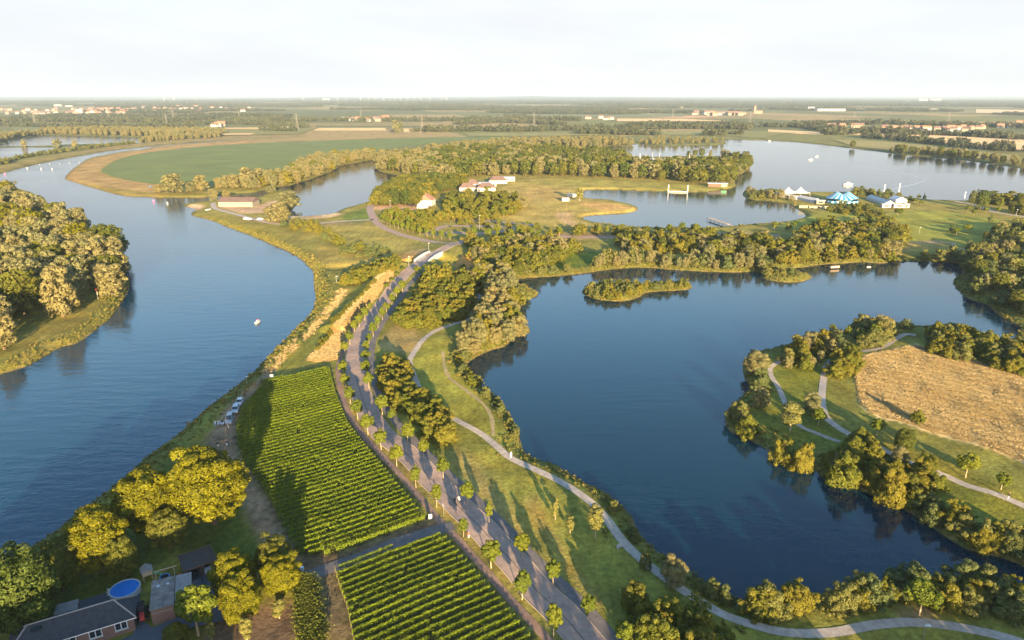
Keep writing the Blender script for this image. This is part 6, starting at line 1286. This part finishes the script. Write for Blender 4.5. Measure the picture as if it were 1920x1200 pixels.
# ------------------------------------------------------------------ pylons, turbines, far buildings
mat('galvanised', (.34,.35,.36), .6, metal=.3); mat('pylon_warm', (.20,.19,.17), .7)
def pylon(px_, yb, yt, label):
    X, Y = P(px_, yb); H = (yb-yt)*depth(X, Y)/F; o = thing('pylon', (X, Y, G), .25, label, 'pylon'); b = H*.11; r_ = max(.10, H*.004)
    for sx in (-1,1):
        for sy in (-1,1): MB().tube([(sx*b,sy*b,0),(sx*b*.35,sy*b*.35,H*.55),(sx*b*.15,sy*b*.15,H)], [r_*1.4,r_,r_*.8], 4).build('leg', 'pylon_warm', o)
    mb = MB(); lv_ = np.linspace(0, .95, 8)
    def wz(f): return b*(np.interp(f, [0,.55,1], [1,.35,.15]))
    for f0, f1 in zip(lv_[:-1], lv_[1:]):
        a0, a1 = wz(f0), wz(f1)
        for s_ in (-1,1):
            for (q0, q1) in ((-1,1),(1,-1)): mb.tube([(q0*a0,s_*a0,f0*H),(q1*a1,s_*a1,f1*H)], r_*.7, 3, False); mb.tube([(s_*a0,q0*a0,f0*H),(s_*a1,q1*a1,f1*H)], r_*.7, 3, False)
    mb.build('bracing', 'pylon_warm', o)
    for f, k in ((.70,.26),(.84,.20),(.96,.12)): MB().tube([(-k*H,0,f*H),(0,0,f*H+.012*H),(k*H,0,f*H)], r_, 4).build('cross_arm', 'pylon_warm', o)
for a in ((67,238,211,'steel pylon behind the left ponds'),(313,237,214,'steel pylon between ponds and town'),(326,227,206,'fainter pylon near the town'),(558,245,214,'tall steel pylon beside the green field'),(677,221,206,'distant pylon before the far woods'),(792,246,217,'slim pylon right of the lone tree'),(1001,236,212,'pylon above the willow belt'),(449,224,207,'small distant pylon left of the tall one'),(1405,235,210,'hazy pylon left of the big lake'),(1600,228,212,'hazy pylon behind the far village'),(1778,228,210,'hazy pylon at the right'),(1261,219,205,'faint pylon by the tan field'),(205,224,206,'faint pylon among the town trees')): pylon(*a)
mat('turbine_white', (.4,.4,.42), .5)
def turbine(px_, top, dist, label, i):
    x = (px_-960)/F*dist*math.cos(PITCH)*1.0; y = dist; v_ = 600-top; H = CAMH + dist*(v_*math.cos(PITCH)-F*math.sin(PITCH))/(F*math.cos(PITCH)+v_*math.sin(PITCH)); x = (px_-960)*dist/(F*math.cos(PITCH)+v_*math.sin(PITCH)); H = min(H*.72, 112)
    o = thing('wind_turbine', (x, y, G), .2, label, 'wind turbine', 'wind turbines on the horizon')
    MB().tube([(0,0,0),(0,0,H)], [2.6,1.5], 8).build('tower', 'turbine_white', o); MB().box((0,0,H+1), (5,11,5)).build('nacelle', 'turbine_white', o)
    a0 = i*.7
    for k in range(3):
        q = a0 + k*2.094; d_ = (math.sin(q), 0, math.cos(q)); MB().loft([[(d_[0]*s_*1+d_[2]*w_/2,-6,H+1+d_[2]*s_-d_[0]*w_/2),(d_[0]*s_-d_[2]*w_/2,-6,H+1+d_[2]*s_+d_[0]*w_/2),(d_[0]*s_-d_[2]*w_/2,-5.2,H+1+d_[2]*s_+d_[0]*w_/2),(d_[0]*s_+d_[2]*w_/2,-5.2,H+1+d_[2]*s_-d_[0]*w_/2)] for s_, w_ in ((2,1.8),(10,3),(44,.8))]).build('blade', 'turbine_white', o)
for i, (px_, top) in enumerate(sorted(((521,175),(306,173),(324,175),(363,176),(567,177),(632,172),(648,174),(675,171),(690,174),(701,172),(718,171),(730,174),(739,172),(750,170),(764,173),(776,177),(788,170),(806,175),(828,170),(837,176)))):
    turbine(px_, top, 9500 + (i*1137) % 3500, '%s wind turbine from left on the horizon' % words(i+1), i)
# far houses
rng = np.random.default_rng(21); HM = []
for i, (wm, rm) in enumerate((('wall_white','roof_red'),('wall_cream','roof_red'),('wall_white','roof_brown'),('wall_cream','roof_brown'))):
    mb = MB(); mb.box((0,0,2.5), (11,8,5)); mb.mi = 1; mb.add([(-5.8,-4.4,4.9),(5.8,-4.4,4.9),(5.8,4.4,4.9),(-5.8,4.4,4.9),(-5.8,0,9),(5.8,0,9)], [(0,1,5,4),(2,3,4,5),(1,2,5),(3,0,4),(0,3,2,1)]); mb.mi = 2
    for wx in (-3.2,0,3.2): mb.box((wx,-4.03,2.6), (1.4,.1,1.5))
    HM.append(mb.mesh('town_house', wm, rm, 'glass'))
def houses(px0, px1, py0, py1, n, s0, s1, place_, group):
    it = []
    for _ in range(n):
        px_ = rng.uniform(px0, px1); py_ = rng.uniform(py0, py1); it.append((px_, py_))
    it.sort()
    for i, (px_, py_) in enumerate(it):
        x, y = P(px_, py_); s_ = rng.uniform(s0, s1); o = link('town_house', HM[rng.integers(4)], None, (x, y, G), rng.uniform(-.5,.5), (s_*rng.uniform(.9,1.6), s_, s_))
        tag(o, '%s house from left %s' % (words(i+1), place_), 'house', group)
houses(0, 240, 205, 217, 70, 1.0, 1.7, 'in the hazy town at left', 'houses of the town'); houses(180, 480, 200, 211, 36, 1.1, 1.9, 'in the hazy village behind the town', 'houses of the village')
houses(1655, 1850, 241, 246, 26, .9, 1.3, 'in the village beyond the wheat field', 'houses of the lakeside village'); houses(1300, 1400, 213, 217, 18, 1.2, 2.0, 'in the hazy hamlet at centre right', 'houses of the hamlet'); houses(1840, 1920, 233, 240, 10, .9, 1.4, 'at the far right edge', 'houses at the right edge')
houses(1100, 1150, 221, 225, 7, .9, 1.4, 'in the hamlet before the tan field', 'houses before the tan field'); houses(600, 730, 224, 228, 7, 1.3, 2.0, 'among the red farms far away', 'red farms'); houses(380, 420, 235, 238, 4, 1.2, 1.6, 'at the red barns right of the ponds', 'red barns'); houses(1555, 1620, 238, 241, 4, 1, 1.6, 'at the farm beyond the big lake', 'farm beyond the lake')
def block(px_, py_, wpx, hpx, label, m_='wall_white'):
    x, y = P(px_, py_); d_ = depth(x, y); L, H = wpx*d_/F, hpx*d_/F; o = thing('large_building', (x, y, G), 0, label, 'building'); MB().box((0,0,H/2), (L,L*.35,H)).build('wall', m_, o); MB().box((0,0,H+.3), (L+1,L*.36+1,.6)).build('roof', 'metal_roof', o)
    for k in range(4): MB().box((-L*.36+L*.24*k,-L*.175-.06,H*.55), (L*.14,.15,H*.3)).build('window', 'glass', o)
for a in ((150,214,11,8,'white tower block in the hazy town'),(110,199,14,2.5,'long pale hall behind the town'),(130,200,12,2,'second pale hall behind the town'),(612,188,14,2.5,'white works far off below the turbines'),(1520,206,12,5,'white factory hall among hazy trees'),(1555,208,52,3.5,'very long white warehouse in the haze'),(1612,207,18,3,'white warehouse right of the very long one'),(1540,181,22,3,'pale works on the right horizon'),(1730,189,18,3,'pale warehouse in the right haze'),(1752,190,20,4,'wider pale warehouse in the right haze'),(1748,207,16,2.5,'small white hall in the right haze'),(1275,203,9,2.5,'small white hall in the centre haze'),(535,241,16,3,'low white barn beside the tall pylon'),(1505,239,7,5,'white farmhouse beyond the big lake')): block(*a)
# church with a spire in the haze
x, y = P(1422,213); o = thing('church', (x, y, G), 0, 'church with pointed spire in the hazy distance', 'church'); MB().box((0,0,7), (34,14,14)).build('nave', 'brick', o); MB().box((-20,0,17), (10,10,34)).build('tower', 'brick', o); MB().box((-20,0,45), (10,10,22), taper=.03).build('spire', 'roof_tile', o)

# pale wakes left on the large lake
mat('foam', (.30,.36,.40), .6)
for i, (ln, wd_, lb) in enumerate((([(1640,360),(1680,353),(1712,346),(1735,338)], 1.8, 'pale boat wake from the beach out to the turn'),([(1735,338),(1712,329),(1680,322),(1620,313),(1560,305),(1524,300)], 1.5, 'long pale boat wake curving behind the speedboat'))):
    l = resample(W(ln, .1, 5, False), 6); d_ = np.gradient(l, axis=0); d_ /= np.linalg.norm(d_, axis=1)[:,None]; nn2 = np.stack([-d_[:,1], d_[:,0]], 1); wv = wd_*np.interp(np.linspace(0,1,len(l)), [0,.5,1], [.5,1,.4]); 
    V = np.concatenate([np.column_stack([l+nn2*wv[:,None], np.full(len(l), .115)]), np.column_stack([l-nn2*wv[:,None], np.full(len(l), .115)])]); a = np.arange(len(l)-1)
    tag(link('boat_wake', mesh_np('boat_wake', V, np.stack([a, a+1, a+len(l)+1, a+len(l)], 1), ['foam'])), lb, 'wake', kind='stuff')
# ------------------------------------------------------------------ summer haze: one closed box of pale air round camera and plain
hm = bpy.data.materials.new('haze_air'); hm.use_nodes = True; t = hm.node_tree; t.nodes.clear()
out = t.nodes.new('ShaderNodeOutputMaterial'); pv = t.nodes.new('ShaderNodeVolumePrincipled')
pv.inputs['Color'].default_value = (.46,.60,.76,1); pv.inputs['Density'].default_value = 5.5e-5; pv.inputs['Anisotropy'].default_value = 0.0
t.links.new(pv.outputs[0], out.inputs['Volume']); MATS['haze_air'] = hm
hb = MB().box((0, 19500, 81), (66000, 46500, 168)); tag(hb.build('haze', 'haze_air'), 'pale summer haze over the whole plain', 'haze', kind='stuff')
